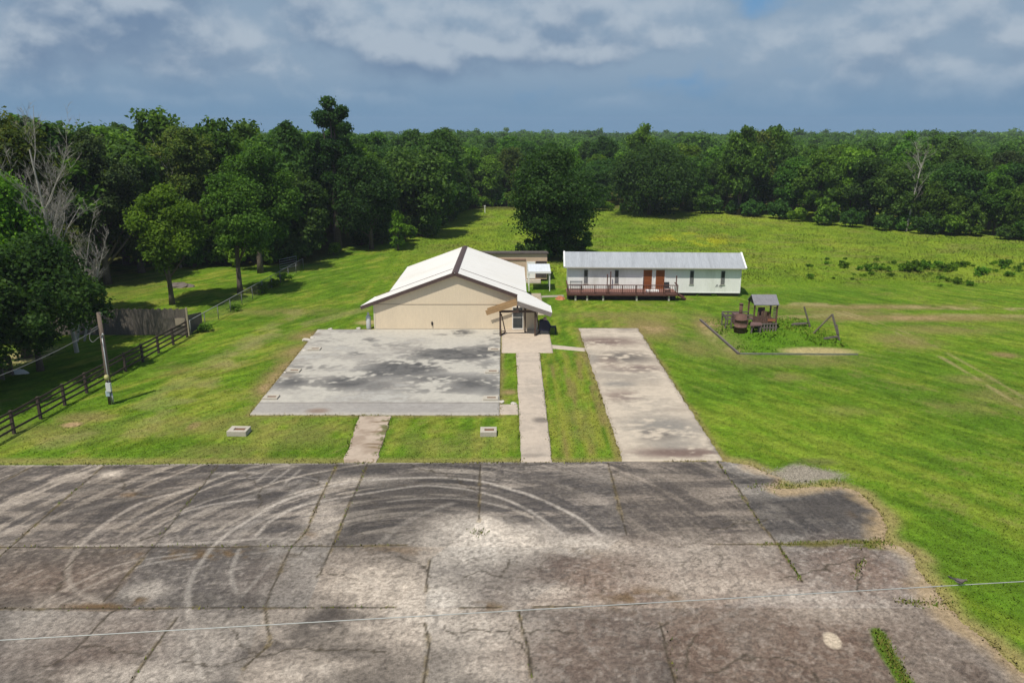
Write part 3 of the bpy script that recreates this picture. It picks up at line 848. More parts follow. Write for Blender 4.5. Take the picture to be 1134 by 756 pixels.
def path_colour(X, Y, u, v):
    n1 = fbm(X, Y, .8, 4, 271); n2 = fbm(X, Y, 2.5, 3, 277)
    c = lerp(np.broadcast_to(np.array([.42, .34, .265]), X.shape + (3,)), np.array([.31, .24, .18]), sstep(.4, .65, n1))
    g = np.array([.10, .11, .03])
    cell = np.abs(fbm(X, Y, .9, 2, 281) - .5)
    c = lerp(c, np.array([.17, .12, .05]), sstep(.5, .9, u + .5 * (n1 - .5)) * (1 - sstep(.01, .06, cell)) * .9)
    c = lerp(c, g, sstep(.72, .95, u + .6 * (n2 - .5)) * sstep(.5, .6, n2) * .8)
    for yy in (44.6, 43.0, 41.2):
        d = np.abs(Y - yy + .4 * (n1 - .5)); c = lerp(c, np.array([.15, .10, .05]), (1 - sstep(.03, .14, d)) * sstep(.35, .6, u) * .8)
    return c


quad_sheet('broken_path', pth, .045, path_colour, 'short broken beige path between slab and parking lot', 'path', 40, 110, .12)
quad_sheet('rear_walk', np.array([(2.0, 72.5), (3.1, 72.5), (3.1, 82.3), (1.9, 82.3)]), .04, pale_colour((.40, .34, .26), (.33, .28, .2), 283, 0), 'worn concrete walk along the side of the tan building', 'walk', 12, 60)
quad_sheet('deck_walk', np.array([(3.1, 80.3), (5.5, 80.7), (5.5, 81.5), (3.1, 81.1)]), .038, pale_colour((.36, .33, .28), (.3, .27, .22), 285, 0), 'short grey walk from the awning to the deck', 'walk', 14, 10)


# ------------------------------------------------------------------ tan building
AX = -4.95                      # ridge line
WY = 66.9                       # front wall
SL = .363                       # roof slope
RZ = 5.2


def rz(x, top=RZ):
    return top - SL * abs(x - AX)


def P3(x, y, dz=0.0):
    return (x, y, rz(x) + dz)


b0 = (AX, WY, 0)
bld = thing('metal_building', b0, 'tan metal building with white gable roof and brown ridge behind the slab', 'building')


def rel(mb, o):
    mb.v = [(x - o[0], y - o[1], z - o[2]) for x, y, z in mb.v]
    return mb


wl, wr = -12.15, 2.25
ml, mr_ = -10.6, .70
m = MB()
th = .12
m.prism([(wl, WY, .05), (wr, WY, .05), (wr, WY, rz(wr) - .22), (AX, WY, RZ - .22), (wl, WY, rz(wl) - .22)], (0, .16, 0))     # front gable
m.box(wl, wl + .16, WY + .16, 69.4, .05, rz(wl) - .22); m.box(wr - .16, wr, WY + .16, 69.4, .05, rz(wr) - .22)
m.box(wl, ml, 69.4, 69.56, .05, rz(wl) - .24); m.box(mr_, wr, 69.4, 69.56, .05, rz(wr) - .24)
m.box(ml, ml + .16, 69.56, 81.3, .0, rz(ml) - .22); m.box(mr_ - .16, mr_, 69.56, 81.3, .0, rz(mr_) - .22)
m.prism([(ml, 81.3, 0), (mr_, 81.3, 0), (mr_, 81.3, rz(mr_) - .22), (AX, 81.3, RZ - .22), (ml, 81.3, rz(ml) - .22)], (0, .16, 0))
rel(m, b0).build('wall', M['tan_wall'], bld)
m = MB(); m.box(wl, wr, WY - .025, WY - .003, 2.30, 2.345); rel(m, b0).build('wall_seam', M['soffit'], bld)
m = MB(); m.box(wl - .01, wr, WY - .03, WY - .003, .05, .17); rel(m, b0).build('base_trim', mat('pale_base_trim', (.6, .52, .4), .7, .1), bld)
m = MB(); m.box(wl - .03, wl + .09, WY - .03, WY - .004, .17, rz(wl) - .3); M['ctrim'] = mat('pale_corner_trim', (.62, .56, .44), .7, .1)
rel(m, b0).build('corner_trim', M['ctrim'], bld); m = MB(); m.box(wr - .09, wr + .03, WY - .03, WY - .004, .17, rz(wr) - .3); rel(m, b0).build('corner_trim', M['ctrim'], bld)
# roof panels
RT = -.10
fy, sy, by = 66.62, 69.05, 81.9


def panel(pts, name, material):
    mm = MB(); mm.prism([P3(x, y) for x, y in pts], (0, 0, RT))
    return rel(mm, b0).build(name, material, bld)


lf, lr, rf, rr = AX - 8.3, AX - 7.35, AX + 8.3, AX + 7.9
ml2, mr2 = AX - 6.05, AX + 6.2
PX, PFY = .46, 64.35             # porch: the right slope runs forward over the entrance
panel([(AX, fy), (lf, fy), (lr, sy), (ml2, sy), (ml2, by), (AX, by)], 'roof_panel', M['white_roof'])
panel([(AX, fy), (PX, fy), (PX, PFY), (rf, PFY), (rf, 66.95), (mr2, sy), (mr2, by), (AX, by)], 'roof_panel', M['white_roof'])
m = MB()
for s in (-1, 1):
    m.prism([(AX, fy - .02, RZ + .05), (AX + s * .27, fy - .02, RZ + .05 - SL * .27), (AX + s * .27, by + .02, RZ + .05 - SL * .27), (AX, by + .02, RZ + .05)], (0, 0, -.035))
rel(m, b0).build('ridge_cap', M['brown_trim'], bld)
m = MB()
m.bar(P3(lf, fy - .035, -.13), P3(AX, fy - .035, -.13), .06, .30); m.bar(P3(AX, fy - .035, -.13), P3(PX, fy - .035, -.13), .06, .30)
rel(m, b0).build('gable_fascia', M['brown_trim'], bld)
m = MB()       # dark lap line where the front wing meets the main roof
m.bar(P3(lr + .05, sy, .012), P3(AX - .36, sy, .012), .07, .03); m.bar(P3(AX + .36, sy, .012), P3(mr2, sy, .012), .07, .03)
rel(m, b0).build('roof_lap_trim', M['brown_trim'], bld)
for (xa, ya), (xb, yb) in (((ml2 - .03, sy + .05), (ml2 - .03, by)), ((mr2 + .03, sy + .05), (mr2 + .03, by)), ((lf - .02, fy), (lr - .02, sy)), ((rf + .02, PFY), (rf + .02, 66.95))):
    m = MB(); m.bar(P3(xa, ya, -.06), P3(xb, yb, -.06), .05, .15); rel(m, b0).build('eave_gutter', M['white_trim'], bld)
m = MB(); m.tube([(-8.05 + 1.0, WY - .09, .42), (-8.05 + 1.0, WY - .09, .78)], .05); m.box(-7.13, -6.97, WY - .06, WY - .003, .5, .7)
rel(m, b0).build('hose_bib', M['dark'], bld)
# door
m = MB(); X0, X1 = .02, 1.00
m.box(X0, X0 + .07, WY - .09, WY - .003, .06, 2.12); m.box(X1 - .07, X1, WY - .09, WY - .003, .06, 2.12); m.box(X0 + .07, X1 - .07, WY - .09, WY - .003, 2.03, 2.12); m.box(X0 + .07, X1 - .07, WY - .09, WY - .003, .06, .17)
m.box(X0 + .07, X1 - .07, WY - .075, WY - .005, 1.13, 1.165)
fr = rel(m, b0).build('door', M['door_frame'], bld)
m = MB(); m.box(X0 + .07, X1 - .07, WY - .05, WY - .006, .17, 1.13); m.box(X0 + .07, X1 - .07, WY - .05, WY - .006, 1.165, 2.03); rel(m, b0).build('door_glass', M['glass'], fr)
m = MB(); m.bar((X1 - .16, WY - .14, 1.0), (X1 - .16, WY - .14, 1.2), .04, .04); m.box(X1 - .18, X1 - .14, WY - .13, WY - .092, 1.08, 1.11); rel(m, b0).build('handle', M['black'], fr)
# entrance porch frame (part of the building)
PY = 64.65


def post_set(x, name):
    mm = MB(); mm.box(x - .075, x + .075, PY - .07, PY + .07, .06, 2.12); p = rel(mm, b0).build(name, M['post'], bld)
    mm = MB(); mm.bar((x + .10, PY + .08, 1.95), (x + .42, PY + 1.15, .12), .07, .07)
    mm.bar((x + .06, PY + .09, .12), (x + .42, PY + 1.2, .10), .07, .07); mm.bar((x + .06, PY + .95, .2), (x + .40, PY + 1.0, .2), .05, .05)
    rel(mm, b0).build('brace', M['post'], p)


post_set(-1.0, 'porch_post'); post_set(1.98, 'porch_post')
m = MB(); m.box(1.07, 1.2, 65.75, 65.88, .06, 2.1); rel(m, b0).build('porch_post', M['post'], bld)
m = MB(); m.box(-1.1, 2.08, PY - .08, PY + .08, 2.12, 2.30); m.box(1.05, 1.22, PY + .08, WY - .02, 2.13, 2.27); rel(m, b0).build('porch_header', M['post'], bld)
m = MB(); m.box(PX - .07, PX + .07, PY - .1, PY + .04, 2.30, 3.0); rel(m, b0).build('king_post', M['post'], bld)
m = MB(); a, bq = Vector((PX - .02, PFY + .1, 3.02)), Vector((-2.2, PFY + .1, 2.12))
m.bar(a, bq, .09, .42); m.bar(a + Vector((-.1, 1.0, -.16)), bq + Vector((.05, .9, -.12)), .06, .18); m.bar(a + Vector((-.1, 1.9, -.16)), bq + Vector((.05, 1.9, -.12)), .06, .18)
rel(m, b0).build('bare_rafter', M['timber'], bld)
m = MB(); m.bar(P3(PX, PFY - .03, -.26), P3(rf, PFY - .03, -.19), .06, .36); rel(m, b0).build('porch_fascia', M['grey_trim'], bld)
m = MB()
for k in range(4):
    m.bar((PX, PFY + .25 + k * .6, rz(PX) - .18), (rf - .05, PFY + .25 + k * .6, rz(rf) - .18), .06, .14)
rel(m, b0).build('porch_rafter', M['grey_trim'], bld)

# tall pale canister beside the left wall corner
lp = (-12.72, 67.2, .0)
t = thing('gas_cylinder', lp, 'pale grey upright gas cylinder at the left front corner of the tan building', 'gas cylinder')
m = MB(); m.lathe([(.0, .02), (.2, .02), (.215, .06), (.215, 1.08), (.19, 1.2), (.10, 1.27), (0, 1.28)], 20); m.build('tank', M['propane'], t)
m = MB(); m.lathe([(.0, 1.28), (.1, 1.28), (.1, 1.5), (.08, 1.52), (0, 1.52)], 14); m.build('valve_cap', M['propane'], t)
# dark covered grill beyond the right porch post
t = thing('covered_grill', (2.85, 65.3, .065), 'dark navy covered grill beside the right porch post', 'grill')
m = MB(); m.prism([(-.5, -.3, .35), (.42, -.3, .3), (.5, -.3, .75), (.3, -.3, 1.12), (-.1, -.3, 1.3), (-.48, -.3, 1.22)], (0, .62, 0)); m.build('cover', M['navy'], t, .05)
for x, y in ((-.42, -.22), (.34, -.22), (-.42, .24), (.34, .24)):
    m = MB(); m.bar((x, y, 0), (x, y, .36), .05, .05); m.build('leg', M['black'], t)
m = MB(); m.prism([(-.2, -.2, 1.29), (.16, -.2, 1.22), (.1, -.2, 1.5), (-.12, -.2, 1.46)], (0, .35, 0)); m.build('cloth', M['pink'], t, .03)
m = MB(); m.box(.47, .95, -.22, .26, .62, .68); m.bar((.9, .2, .0), (.9, .2, .62), .05, .05); m.bar((.9, -.17, .0), (.9, -.17, .62), .05, .05); m.build('side_shelf', M['navy'], t)

# ------------------------------------------------------------------ mobile home and deck
h0 = Vector((5.9, 81.6, 0)); HR = R(-2.6)
home = thing('mobile_home', h0, 'long white mobile home with grey metal roof and two brown doors', 'mobile home', rz=HR)
HL, HW = 18.15, 4.4
m = MB(); m.prism([(0, 0, .42), (0, HW, .42), (0, HW, 3.02), (0, HW / 2, 3.95), (0, 0, 3.02)], (HL, 0, 0)); m.build('wall', M['white_wall'], home)
m = MB(); m.box(-.02, HL + .02, -.03, -.004, .36, .47); m.box(HL - .09, HL + .02, -.03, -.004, .47, 2.95); m.build('base_trim', M['white_trim'], home)
m = MB(); m.box(.12, HL - .12, .18, HW - .15, 0, .42); m.build('skirting_and_shade', M['skirt'], home)
OV, E = .42, .32
s = (4.28 - 3.1) / (HW / 2 + OV)
m = MB()
for sg in (0, 1):
    y0 = -OV if sg == 0 else HW + OV
    m.prism([(-E, y0, 3.08), (HL + E, y0, 3.08), (HL + E, HW / 2, 4.30), (-E, HW / 2, 4.30)], (0, 0, -.07))
m.build('roof', M['grey_roof'], home)
m = MB()
for xx in (-E - .05, HL + E + .05):
    for yy0 in (-OV - .02, HW + OV + .02):
        m = MB(); m.bar((xx, yy0, 3.06), (xx, HW / 2, 4.29), .16, .17); m.build('rake_trim', M['white_trim'], home)
m = MB(); m.box(-E, HL + E, -OV - .05, -OV - .003, 2.98, 3.09); m.build('eave_trim', M['pier'], home)
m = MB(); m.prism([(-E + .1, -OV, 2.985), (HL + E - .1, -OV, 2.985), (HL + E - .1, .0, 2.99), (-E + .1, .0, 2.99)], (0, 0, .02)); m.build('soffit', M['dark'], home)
hx = lambda x: (ZY(x, 308, 81.3)[0] - 5.9)
for x, k in ((649, 0), (683, 0), (765.5, 1), (799.4, 1)):
    c = hx(x)
    m = MB(); m.box(c - .2, c + .2, -.05, -.004, 1.30, 2.72); wn_ = m.build('window', M['winlow'], home)
    m = MB(); m.box(c - .15, c + .15, -.062, -.051, 1.98, 2.68); m.build('pane', M['win'], wn_)
    m = MB(); m.box(c - .25, c + .25, -.07, -.005, 1.22, 1.29); m.build('sill', M['pier'], wn_)
for x0, x1 in ((712.3, 721.8), (726, 735.6)):
    a, c = hx(x0), hx(x1)
    m = MB(); m.box(a, c, -.06, -.004, .75, 2.78); d = m.build('door', M['orange_door'], home)
    m = MB()
    for zz0, zz1 in ((.95, 1.6), (1.75, 2.6)):
        m.box(a + .14, c - .14, -.072, -.061, zz0, zz1)
    m.build('door_panel', mat('door_panel_wood', (.21, .065, .02), .5, .2), d)
    m = MB(); m.box(a - .1, a - .003, -.05, -.005, .75, 2.86); m.box(c + .003, c + .1, -.05, -.005, .75, 2.86); m.box(a - .003, c + .003, -.05, -.005, 2.781, 2.86); m.build('frame', M['white_trim'], d)
    m = MB(); m.tube([(c - .1, -.06, 1.72), (c - .1, -.12, 1.72)], .035); m.build('handle', M['black'], d)
# sprayed grey scrawl, low on the right
m = MB(); c = hx(795.2)
for (x0, z0, x1, z1) in ((-.28, .98, -.20, 1.24), (-.20, 1.24, -.06, 1.22), (-.06, 1.22, -.02, .98), (-.22, 1.1, -.04, 1.1), (.16, .98, .16, 1.26), (.16, 1.26, .34, 1.22), (.34, 1.22, .34, 1.14), (.18, 1.13, .36, 1.12), (.37, 1.12, .37, 1.0), (.16, .98, .37, .98), (.04, 1.12, .12, 1.12)):
    m.bar((c + x0, -.008, z0), (c + x1, -.008, z1), .008, .085, (0, 0, 1)) if abs(x0 - x1) > .02 else m.box(c + x0 - .042, c + x0 + .042, -.012, -.004, z0, z1)
m.build('painted_mark', M['mark'], home)

d0 = Vector((5.65, 78.75, 0))
DZ = .10
deck = thing('wooden_deck', d0 + Vector((0, 0, DZ)), 'long faded red brown wooden deck with railing along the mobile home', 'deck', rz=R(-1.2))
DL, DW = 11.35, 2.55
m = MB()
nb = 18
for k in range(nb):
    y0 = DW * k / nb
    m.box(0, DL, y0 + .008, y0 + DW / nb - .008, .62, .66)
m.build('decking', M['deck'], deck)
m = MB(); m.box(-.02, DL + .02, -.05, -.005, .46, .67); m.box(0, DL, .02, .07, .45, .615); m.box(0, DL, DW - .07, DW - .02, .45, .615); m.build('joist', M['rail'], deck)
for x in (.9, 2.1, 3.75, 7.2, 10.5):
    m = MB(); m.box(x - .09, x + .09, .1, .28, -DZ, .45); m.build('pier', M['pier'], deck)
for k in range(9):
    x = .03 + k * (DL - .06) / 8
    m = MB(); m.box(x - .05, x + .05, -.0, .1, .663, 1.52); m.build('rail_post', M['rail'], deck)
m = MB(); m.box(-.03, DL + .03, -.03, .13, 1.52, 1.58); m.box(0, DL, .03, .07, .76, .82)
m.box(-.03, .1, .13, DW, 1.5, 1.56); m.box(DL - .1, DL + .03, .13, DW - .9, 1.5, 1.56); m.build('handrail', M['rail'], deck)
m = MB()
k = 0.16
while k < DL:
    m.box(k - .018, k + .018, .032, .068, .82, 1.52); k += .19
m.build('baluster', M['rail'], deck)
for x, y, h in ((4.12, .15, 2.65), (4.68, 2.3, 2.55), (7.83, .15, 2.65), (DL - .15, .3, 2.5)):
    m = MB(); m.box(x - .05, x + .05, y - .05, y + .05, .663, h); m.build('tall_post', M['rail'], deck)
m = MB(); m.box(.05, DL - .05, .75, .79, -DZ, .6); m.build('skirting_and_shade', M['skirt'], deck)  # dark sheet added to stand in for the deep shade under the deck
# right-hand stair and slanting handrail
m = MB()
for k in range(3):
    m.box(DL + .05 + .28 * k, DL + .33 + .28 * k, .3, 1.4, .42 - .16 * k, .47 - .16 * k)
m.bar((DL + .05, .35, .5), (DL + .95, .35, .05), .06, .2); m.bar((DL + .05, 1.35, .5), (DL + .95, 1.35, .05), .06, .2)
m.build('stair', M['rail'], deck)
t = thing('bench', (6.75, 80.6, .76), 'small grey bench at the left end of the red brown deck', 'bench')
m = MB(); m.box(-.65, .65, -.2, .2, .42, .47); m.build('seat', M['grey_metal'], t)
m = MB(); m.box(-.65, .65, .18, .22, .72, .92); m.box(-.65, .65, .18, .22, .52, .6); m.build('backrest', M['grey_metal'], t)
for x in (-.6, .6):
    m = MB(); m.bar((x, -.18, 0), (x, -.18, .42), .05, .05); m.bar((x, .2, 0), (x, .2, .92), .05, .05); m.build('leg', M['weathered'], t)
o = MB().box(-.65, .65, -.25, .25, 0, .18).build('storage_box', M['white_trim'], None, .02, (14.6, 79.75, .76)); tag(o, 'flat white box lying on the deck before the brown doors', 'box')
t = thing('folding_chair', (16.1, 79.6, .76), 'black chair by the right end of the deck', 'chair')
m = MB(); m.prism([(-.28, -.25, .4), (.28, -.25, .4), (.28, .25, .4), (-.28, .25, .4)], (0, 0, .05)); m.build('seat', M['black'], t)
m = MB(); m.prism([(-.28, .24, .45), (.28, .24, .45), (.28, .40, .95), (-.28, .40, .95)], (0, .04, 0)); m.build('backrest', M['black'], t)
for x, y in ((-.26, -.22), (.26, -.22), (-.26, .24), (.26, .24)):
    m = MB(); m.bar((x, y, 0), (x * .9, y, .4), .04, .04); m.build('leg', M['black'], t)
# clay heap at the left end of the deck
def mound(name, c, rx, ry, h, material, seed, label, cat, group=None):
    mm = MB(); n = 14
    rr_ = random.Random(seed)
    vs = []; fs = []
    for i in range(6):
        f = i / 5
        for k in range(n):
            a = 2 * math.pi * k / n
            q = (1 - f) * (1 + rr_.uniform(-.18, .18))
            vs.append((rx * q * math.cos(a), ry * q * math.sin(a), h * (1 - (1 - f) ** 2) * rr_.uniform(.75, 1.1) - .02 * (i == 0)))
    for i in range(5):
        for k in range(n):
            k2 = (k + 1) % n; fs.append((i * n + k, i * n + k2, (i + 1) * n + k2, (i + 1) * n + k))
    mm.add(vs, fs, False)
    return tag(mm.build(name, material, None, 0, c), label, cat, group)


mound('clay_pile', (5.0, 79.5, 0), .55, .5, .35, M['orange'], 5, 'small orange brown heap of clay at the left end of the deck', 'pile')

# ------------------------------------------------------------------ shed and awning behind the building
s0 = Vector((-6.0, 89.2, 0))
shed = thing('tan_shed', s0, 'long low tan shed with dark roof edge behind the tan building', 'shed')
m = MB(); m.prism([(0, 0, .25), (0, 4.6, .25), (0, 4.6, 2.63), (0, 0, 3.16)], (10.05, 0, 0)); m.build('wall', M['shed'], shed)
m = MB(); m.prism([(-.2, -.18, 3.2), (10.2, -.18, 3.2), (10.2, 4.8, 2.62), (-.2, 4.8, 2.62)], (0, 0, .16)); m.build('roof', mat('dark_shed_roof', (.10, .085, .075), .9, .35, 1, 8, .2), shed)
m = MB(); m.box(8.75, 10.0, -.05, -.004, .45, 2.35); m.build('dark_panel', mat('dark_brown_panel', (.065, .055, .052), .8, .3), shed)
m = MB(); m.box(7.7, 8.68, -.05, -.004, .35, 2.3); dd = m.build('door', M['white_trim'], shed)
m = MB(); m.tube([(7.85, -.05, 1.3), (7.85, -.12, 1.3)], .04); m.build('handle', M['black'], dd)
m = MB(); m.box(4.2, 7.6, -.06, -.004, 2.42, 2.62); m.build('trim_board', mat('brown_trim_board', (.26, .16, .12), .8, .2), shed)
m = MB(); m.box(.2, 9.9, .3, 4.3, 0, .25); m.build('skirting_and_shade', M['skirt'], shed)
m = MB(); m.box(7.6, 9.3, -1.0, -.06, .08, .26); m.box(7.6, 9.3, -1.4, -1.003, .0, .14); m.build('step', M['block'], shed)

a0 = Vector((1.75, 83.6, 0))
aw = thing('awning', a0, 'small white metal awning on thin posts behind the tan building', 'awning')
m = MB(); m.prism([(0, -.1, 2.12), (2.45, -.1, 2.12), (2.45, 3.0, 2.42), (0, 3.0, 2.42)], (0, 0, .06)); m.build('canopy', M['awning'], aw)
m = MB(); m.box(-.02, 2.47, -.16, -.103, 1.98, 2.19); m.build('fascia', M['white_trim'], aw)
for x, y in ((.1, 0), (2.35, 0), (.1, 2.85), (2.35, 2.85)):
    m = MB(); m.box(x - .04, x + .04, y - .04, y + .04, 0, 2.13 + .1 * y); m.build('post', M['white_trim'], aw)

# ------------------------------------------------------------------ planters
def planter(px_, py_, w_, d_, h_, label, z=.0, rzz=0.0, hole=(.26, .72)):
    x, y = G(px_, py_)
    tt = thing('block_planter', (x, y, z), label, 'planter', 'square concrete block planters', rzz)
    mm = MB()
    a, b = w_ / 2, d_ / 2
    hx0, hx1 = -a + hole[0] * w_, -a + hole[1] * w_ + .12 * w_
    t_ = .3 * d_
    mm.box(-a, a, -b, -b + t_, 0, h_); mm.box(-a, a, b - t_, b, 0, h_)
    mm.box(-a, hx0, -b + t_, b - t_, 0, h_); mm.box(hx1, a, -b + t_, b - t_, 0, h_)
    mm.build('block_ring', M['block'], tt, .015)
    mm = MB(); mm.box(hx0, hx1, -b + t_, b - t_, 0.01, h_ - .05); mm.build('soil', M['soil'], tt)
    return tt


planter(265.0, 480, 1.14, .9, .31, 'tall block planter alone on the lawn left of the broken path', rzz=R(-2))
planter(541.0, 480.5, .96, .86, .30, 'tall block planter alone on the lawn right of the broken path', rzz=R(1))
for px_, py_, lab in ((300.5, 441.5, 'flat block planter on left slab edge, nearest the parking lot'), (325.5, 412, 'flat block planter on left slab edge, middle of three'), (348.5, 387.8, 'flat block planter on left slab edge, nearest the tan building'),
                      (543.5, 442.5, 'flat block planter on right slab edge, nearest the parking lot'), (545.0, 412.8, 'flat block planter on right slab edge, middle of three'), (547.0, 388.6, 'flat block planter on right slab edge, nearest the apron')):
    planter(px_, py_, .98, .72, .11, lab, z=.072)


def rock(c, r, seed, label, squash=.5):
    bm = bmesh.new(); bmesh.ops.create_icosphere(bm, subdivisions=2, radius=r)
    q = random.Random(seed); off = Vector((q.uniform(0, 9), q.uniform(0, 9), q.uniform(0, 9)))
    from mathutils import noise as mn
    for v in bm.verts:
        v.co *= 1 + .45 * mn.noise(v.co / r * 1.1 + off); v.co.z *= squash
    me = bpy.data.meshes.new('rubble'); bm.to_mesh(me); bm.free(); me.materials.append(M['rubble'])
    o = bpy.data.objects.new('concrete_chunk', me); COL.objects.link(o); o.location = c
    return tag(o, label, 'rubble')


for (x, y), r, lab in (((339, 377), .32, 'pale broken concrete chunk off the left slab edge by the building'), ((346, 374.5), .25, 'smaller pale concrete chunk beside a larger one at the left slab edge'),
                       ((337, 389), .2, 'pale stone beside the flat planter nearest the building'), ((316, 413), .16, 'pale stone beside the middle flat planter at the left slab edge'),
                       ((366, 365), .22, 'pale stone at the top left corner of the slab'), ((397, 364), .18, 'pale stone by the gas cylinder'), ((555.8, 445.5), .2, 'pale stone in the corner of grass strip and slab'), ((568.5, 447.5), .2, 'pale stone at the end of the grass strip by the long walk')):
    gx_, gy_ = G(x, y); rock((gx_, gy_, .05), r, int(x * 7), lab)

# ------------------------------------------------------------------ playground
bl, bc, br = GP([(775.5, 355), (818.5, 392.5), (950, 393)])
brr = np.array([28.3, 71.0])
t = thing('timber_border', (bc[0], bc[1], 0), 'low dark timber edging around the weedy playground', 'edging')
m = MB(); m.bar((bl[0] - bc[0], bl[1] - bc[1], .07), (-.05, .0, .07), .16, .2); m.build('side_timber', M['weathered'], t)
m = MB(); m.bar((.05, 0, .07), (br[0] - bc[0], br[1] - bc[1], .05), .12, .13); m.build('front_timber', mat('pale_grey_timber', (.16, .17, .12), .9, .3, 3, 12, .2), t)

p0 = Vector((22.6, 67.0, 0))
ps = thing('play_train', p0, 'brown wooden play train with barrel front and roofed cab in the weeds', 'playset')
# coordinates local: X right, Y away
cl0 = -1.28
def pz(x, y, Y):
    a, b_ = ZY(x, y, Y); return a - p0.x, b_


cx = pz(820.5, 362, 66)[0]
m = MB(); m.lathe([(0, 0), (.55, 0), (.545, .5), (.555, .5), (.555, .56), (.535, .56), (.50, 1.12), (.51, 1.12), (.51, 1.18), (.495, 1.18), (.47, 1.60), (0, 1.62)], 20, (cx, -.9, .0)); m.build('barrel', M['barn'], ps)
m = MB(); m.tube([(cx + .02, -.55, 1.2), (cx + .02, -.55, 2.45)], .15, 12); m.tube([(cx + .02, -.55, 2.40), (cx + .02, -.55, 2.5)], .18, 12); m.build('chimney', M['barn'], ps)
m = MB(); m.box(cx - .42, cx + .5, -.2, .6, .55, 1.42); m.build('boiler_box', M['barn2'], ps)
m = MB()
for y in (.3, 1.5):
    m.bar((cx - 1.05, y, 1.25), (cl0, y, 1.25), .08, .12); m.bar((cx - 1.05, y, .9), (cl0, y, .9), .08, .12)
    for x in (cx - 1.0, cx - .5, cx + .75):
        m.bar((x, y, 0), (x, y, 1.33), .09, .09)
m.bar((cx - 1.05, .3, 1.1), (cx - 1.05, 1.5, 1.1), .08, .3)
m.build('side_rail', M['weathered'], ps)
m = MB(); m.prism([(-1.95, -1.35, .62), (-.85, -1.25, .66), (-.8, -.5, .7), (-1.6, -.4, .7)], (0, 0, .1)); m.build('bench_seat', M['barn2'], ps)
for x, y in ((-1.75, -1.2), (-.98, -1.15), (-1.5, -.55), (-.95, -.6)):
    m = MB(); m.box(x - .06, x + .06, y - .06, y + .06, 0, .63); m.build('leg', M['weathered'], ps)
cl, cr_ = -1.28, .70
for x in (cl, cr_):
    for y in (-.1, 1.6):
        mm = MB(); mm.box(x - .06, x + .06, y - .06, y + .06, 0, 2.34); mm.build('cab_post', M['barn'], ps)
for y0, y1 in ((-.3, .75), (1.8, .75)):
    m = MB(); m.prism([(cl - .12, y0, 2.26), (cr_ + .1, y0, 2.26), (cr_ + .1, y1, 2.96), (cl - .12, y1, 2.96)], (0, 0, .06)); m.build('roof', M['greytop'], ps)
for x in (cl, cr_ - .05):
    m = MB(); m.prism([(x, -.1, 2.26), (x, 1.6, 2.26), (x, .75, 2.85)], (.05, 0, 0)); m.build('gable_board', M['dark'], ps)
m = MB(); m.box(cl, cr_, -.1, 1.6, .75, .83); m.build('cab_floor', M['barn'], ps)
m = MB()
for i, x in enumerate(np.arange(cl + .12, cr_ - .4, .17)):
    m.box(x, x + .135, -.12, -.05, .50 + .1 * (i % 2), (1.25, 1.62, 1.3, 1.68, 1.78, 1.7, 1.25, 1.4, 1.15)[i % 9])
m.build('cab_panel', M['barn'], ps)
m = MB(); m.box(cl + .45, cl + 1.05, .3, .36, .83, 1.95); m.build('inner_panel', M['barn2'], ps)
m = MB(); m.box(cr_ - .75, cr_ - .35, .5, .56, .83, 1.5); m.build('inner_panel', mat('play_wood_orange', (.24, .12, .05), .85, .3), ps)
m = MB()
for i in range(7):
    m.box(cr_ - .3, cr_ - .07, -.09, -.02, .85 + .18 * i, .94 + .18 * i)
m.build('slat_side', M['weathered'], ps)
m = MB(); m.box(cr_ - .75, cr_ - .07, -.17, -.125, .78, 1.0); m.build('window_ledge', mat('orange_brown_board', (.30, .12, .06), .8, .2), ps)
m = MB()
for x in np.arange(cl + .55, cr_, .26):
    m.bar((x, -.62, 0), (x + .05, -.45, .72), .09, .07)
m.bar((cl + .4, -.5, .62), (cr_, -.5, .66), .07, .09); m.bar((cl + .4, -.58, .3), (cr_, -.55, .33), .07, .09)
m.build('low_railing', M['weathered'], ps)

# two leaning swing-set ends whose crossbeam is gone
x1, y1 = G(897, 362)
sw = thing('swing_frame', (x1, y1, 0), 'single leaning dark swing post standing left of the A-shaped frame', 'swing frame', 'swing set end frames')
m = MB(); m.bar((0, 0, 0), (ZY(890.5, 339.5, y1)[0] - x1, 0, ZY(890.5, 339.5, y1)[1]), .12, .12); m.build('post', M['weathered'], sw)
m = MB(); m.bar((-1.5, .5, .1), (0, .1, .35), .12, .14); m.bar((-1.2, .9, .1), (-.2, .3, .3), .1, .1); m.build('fallen_leg', M['weathered'], sw)
x2, y2 = G(929.5, 377)
sw = thing('swing_frame', (x2, y2, 0), 'dark A-shaped swing frame with two legs, right of the play train', 'swing frame', 'swing set end frames')
top = Vector((ZY(921.5, 347.5, y2 + .6)[0] - x2, .6, ZY(921.5, 347.5, y2 + .6)[1]))
ft = G(901, 369)
m = MB(); m.bar((0, 0, 0), top, .13, .13); m.build('leg', M['weathered'], sw)
m = MB(); m.bar((ft[0] - x2, ft[1] - y2, 0), top + Vector((0, 0, -.05)), .11, .11); m.build('leg', mat('pale_weathered_wood', (.25, .2, .16), .9, .25), sw)
m = MB(); m.bar((-1.25, .2, .12), (-.1, .05, .35), .12, .14); m.bar((-.15, .05, .55), (top.x * .5 - .0, .3, 1.3), .09, .2); m.build('crosspiece', M['weathered'], sw)

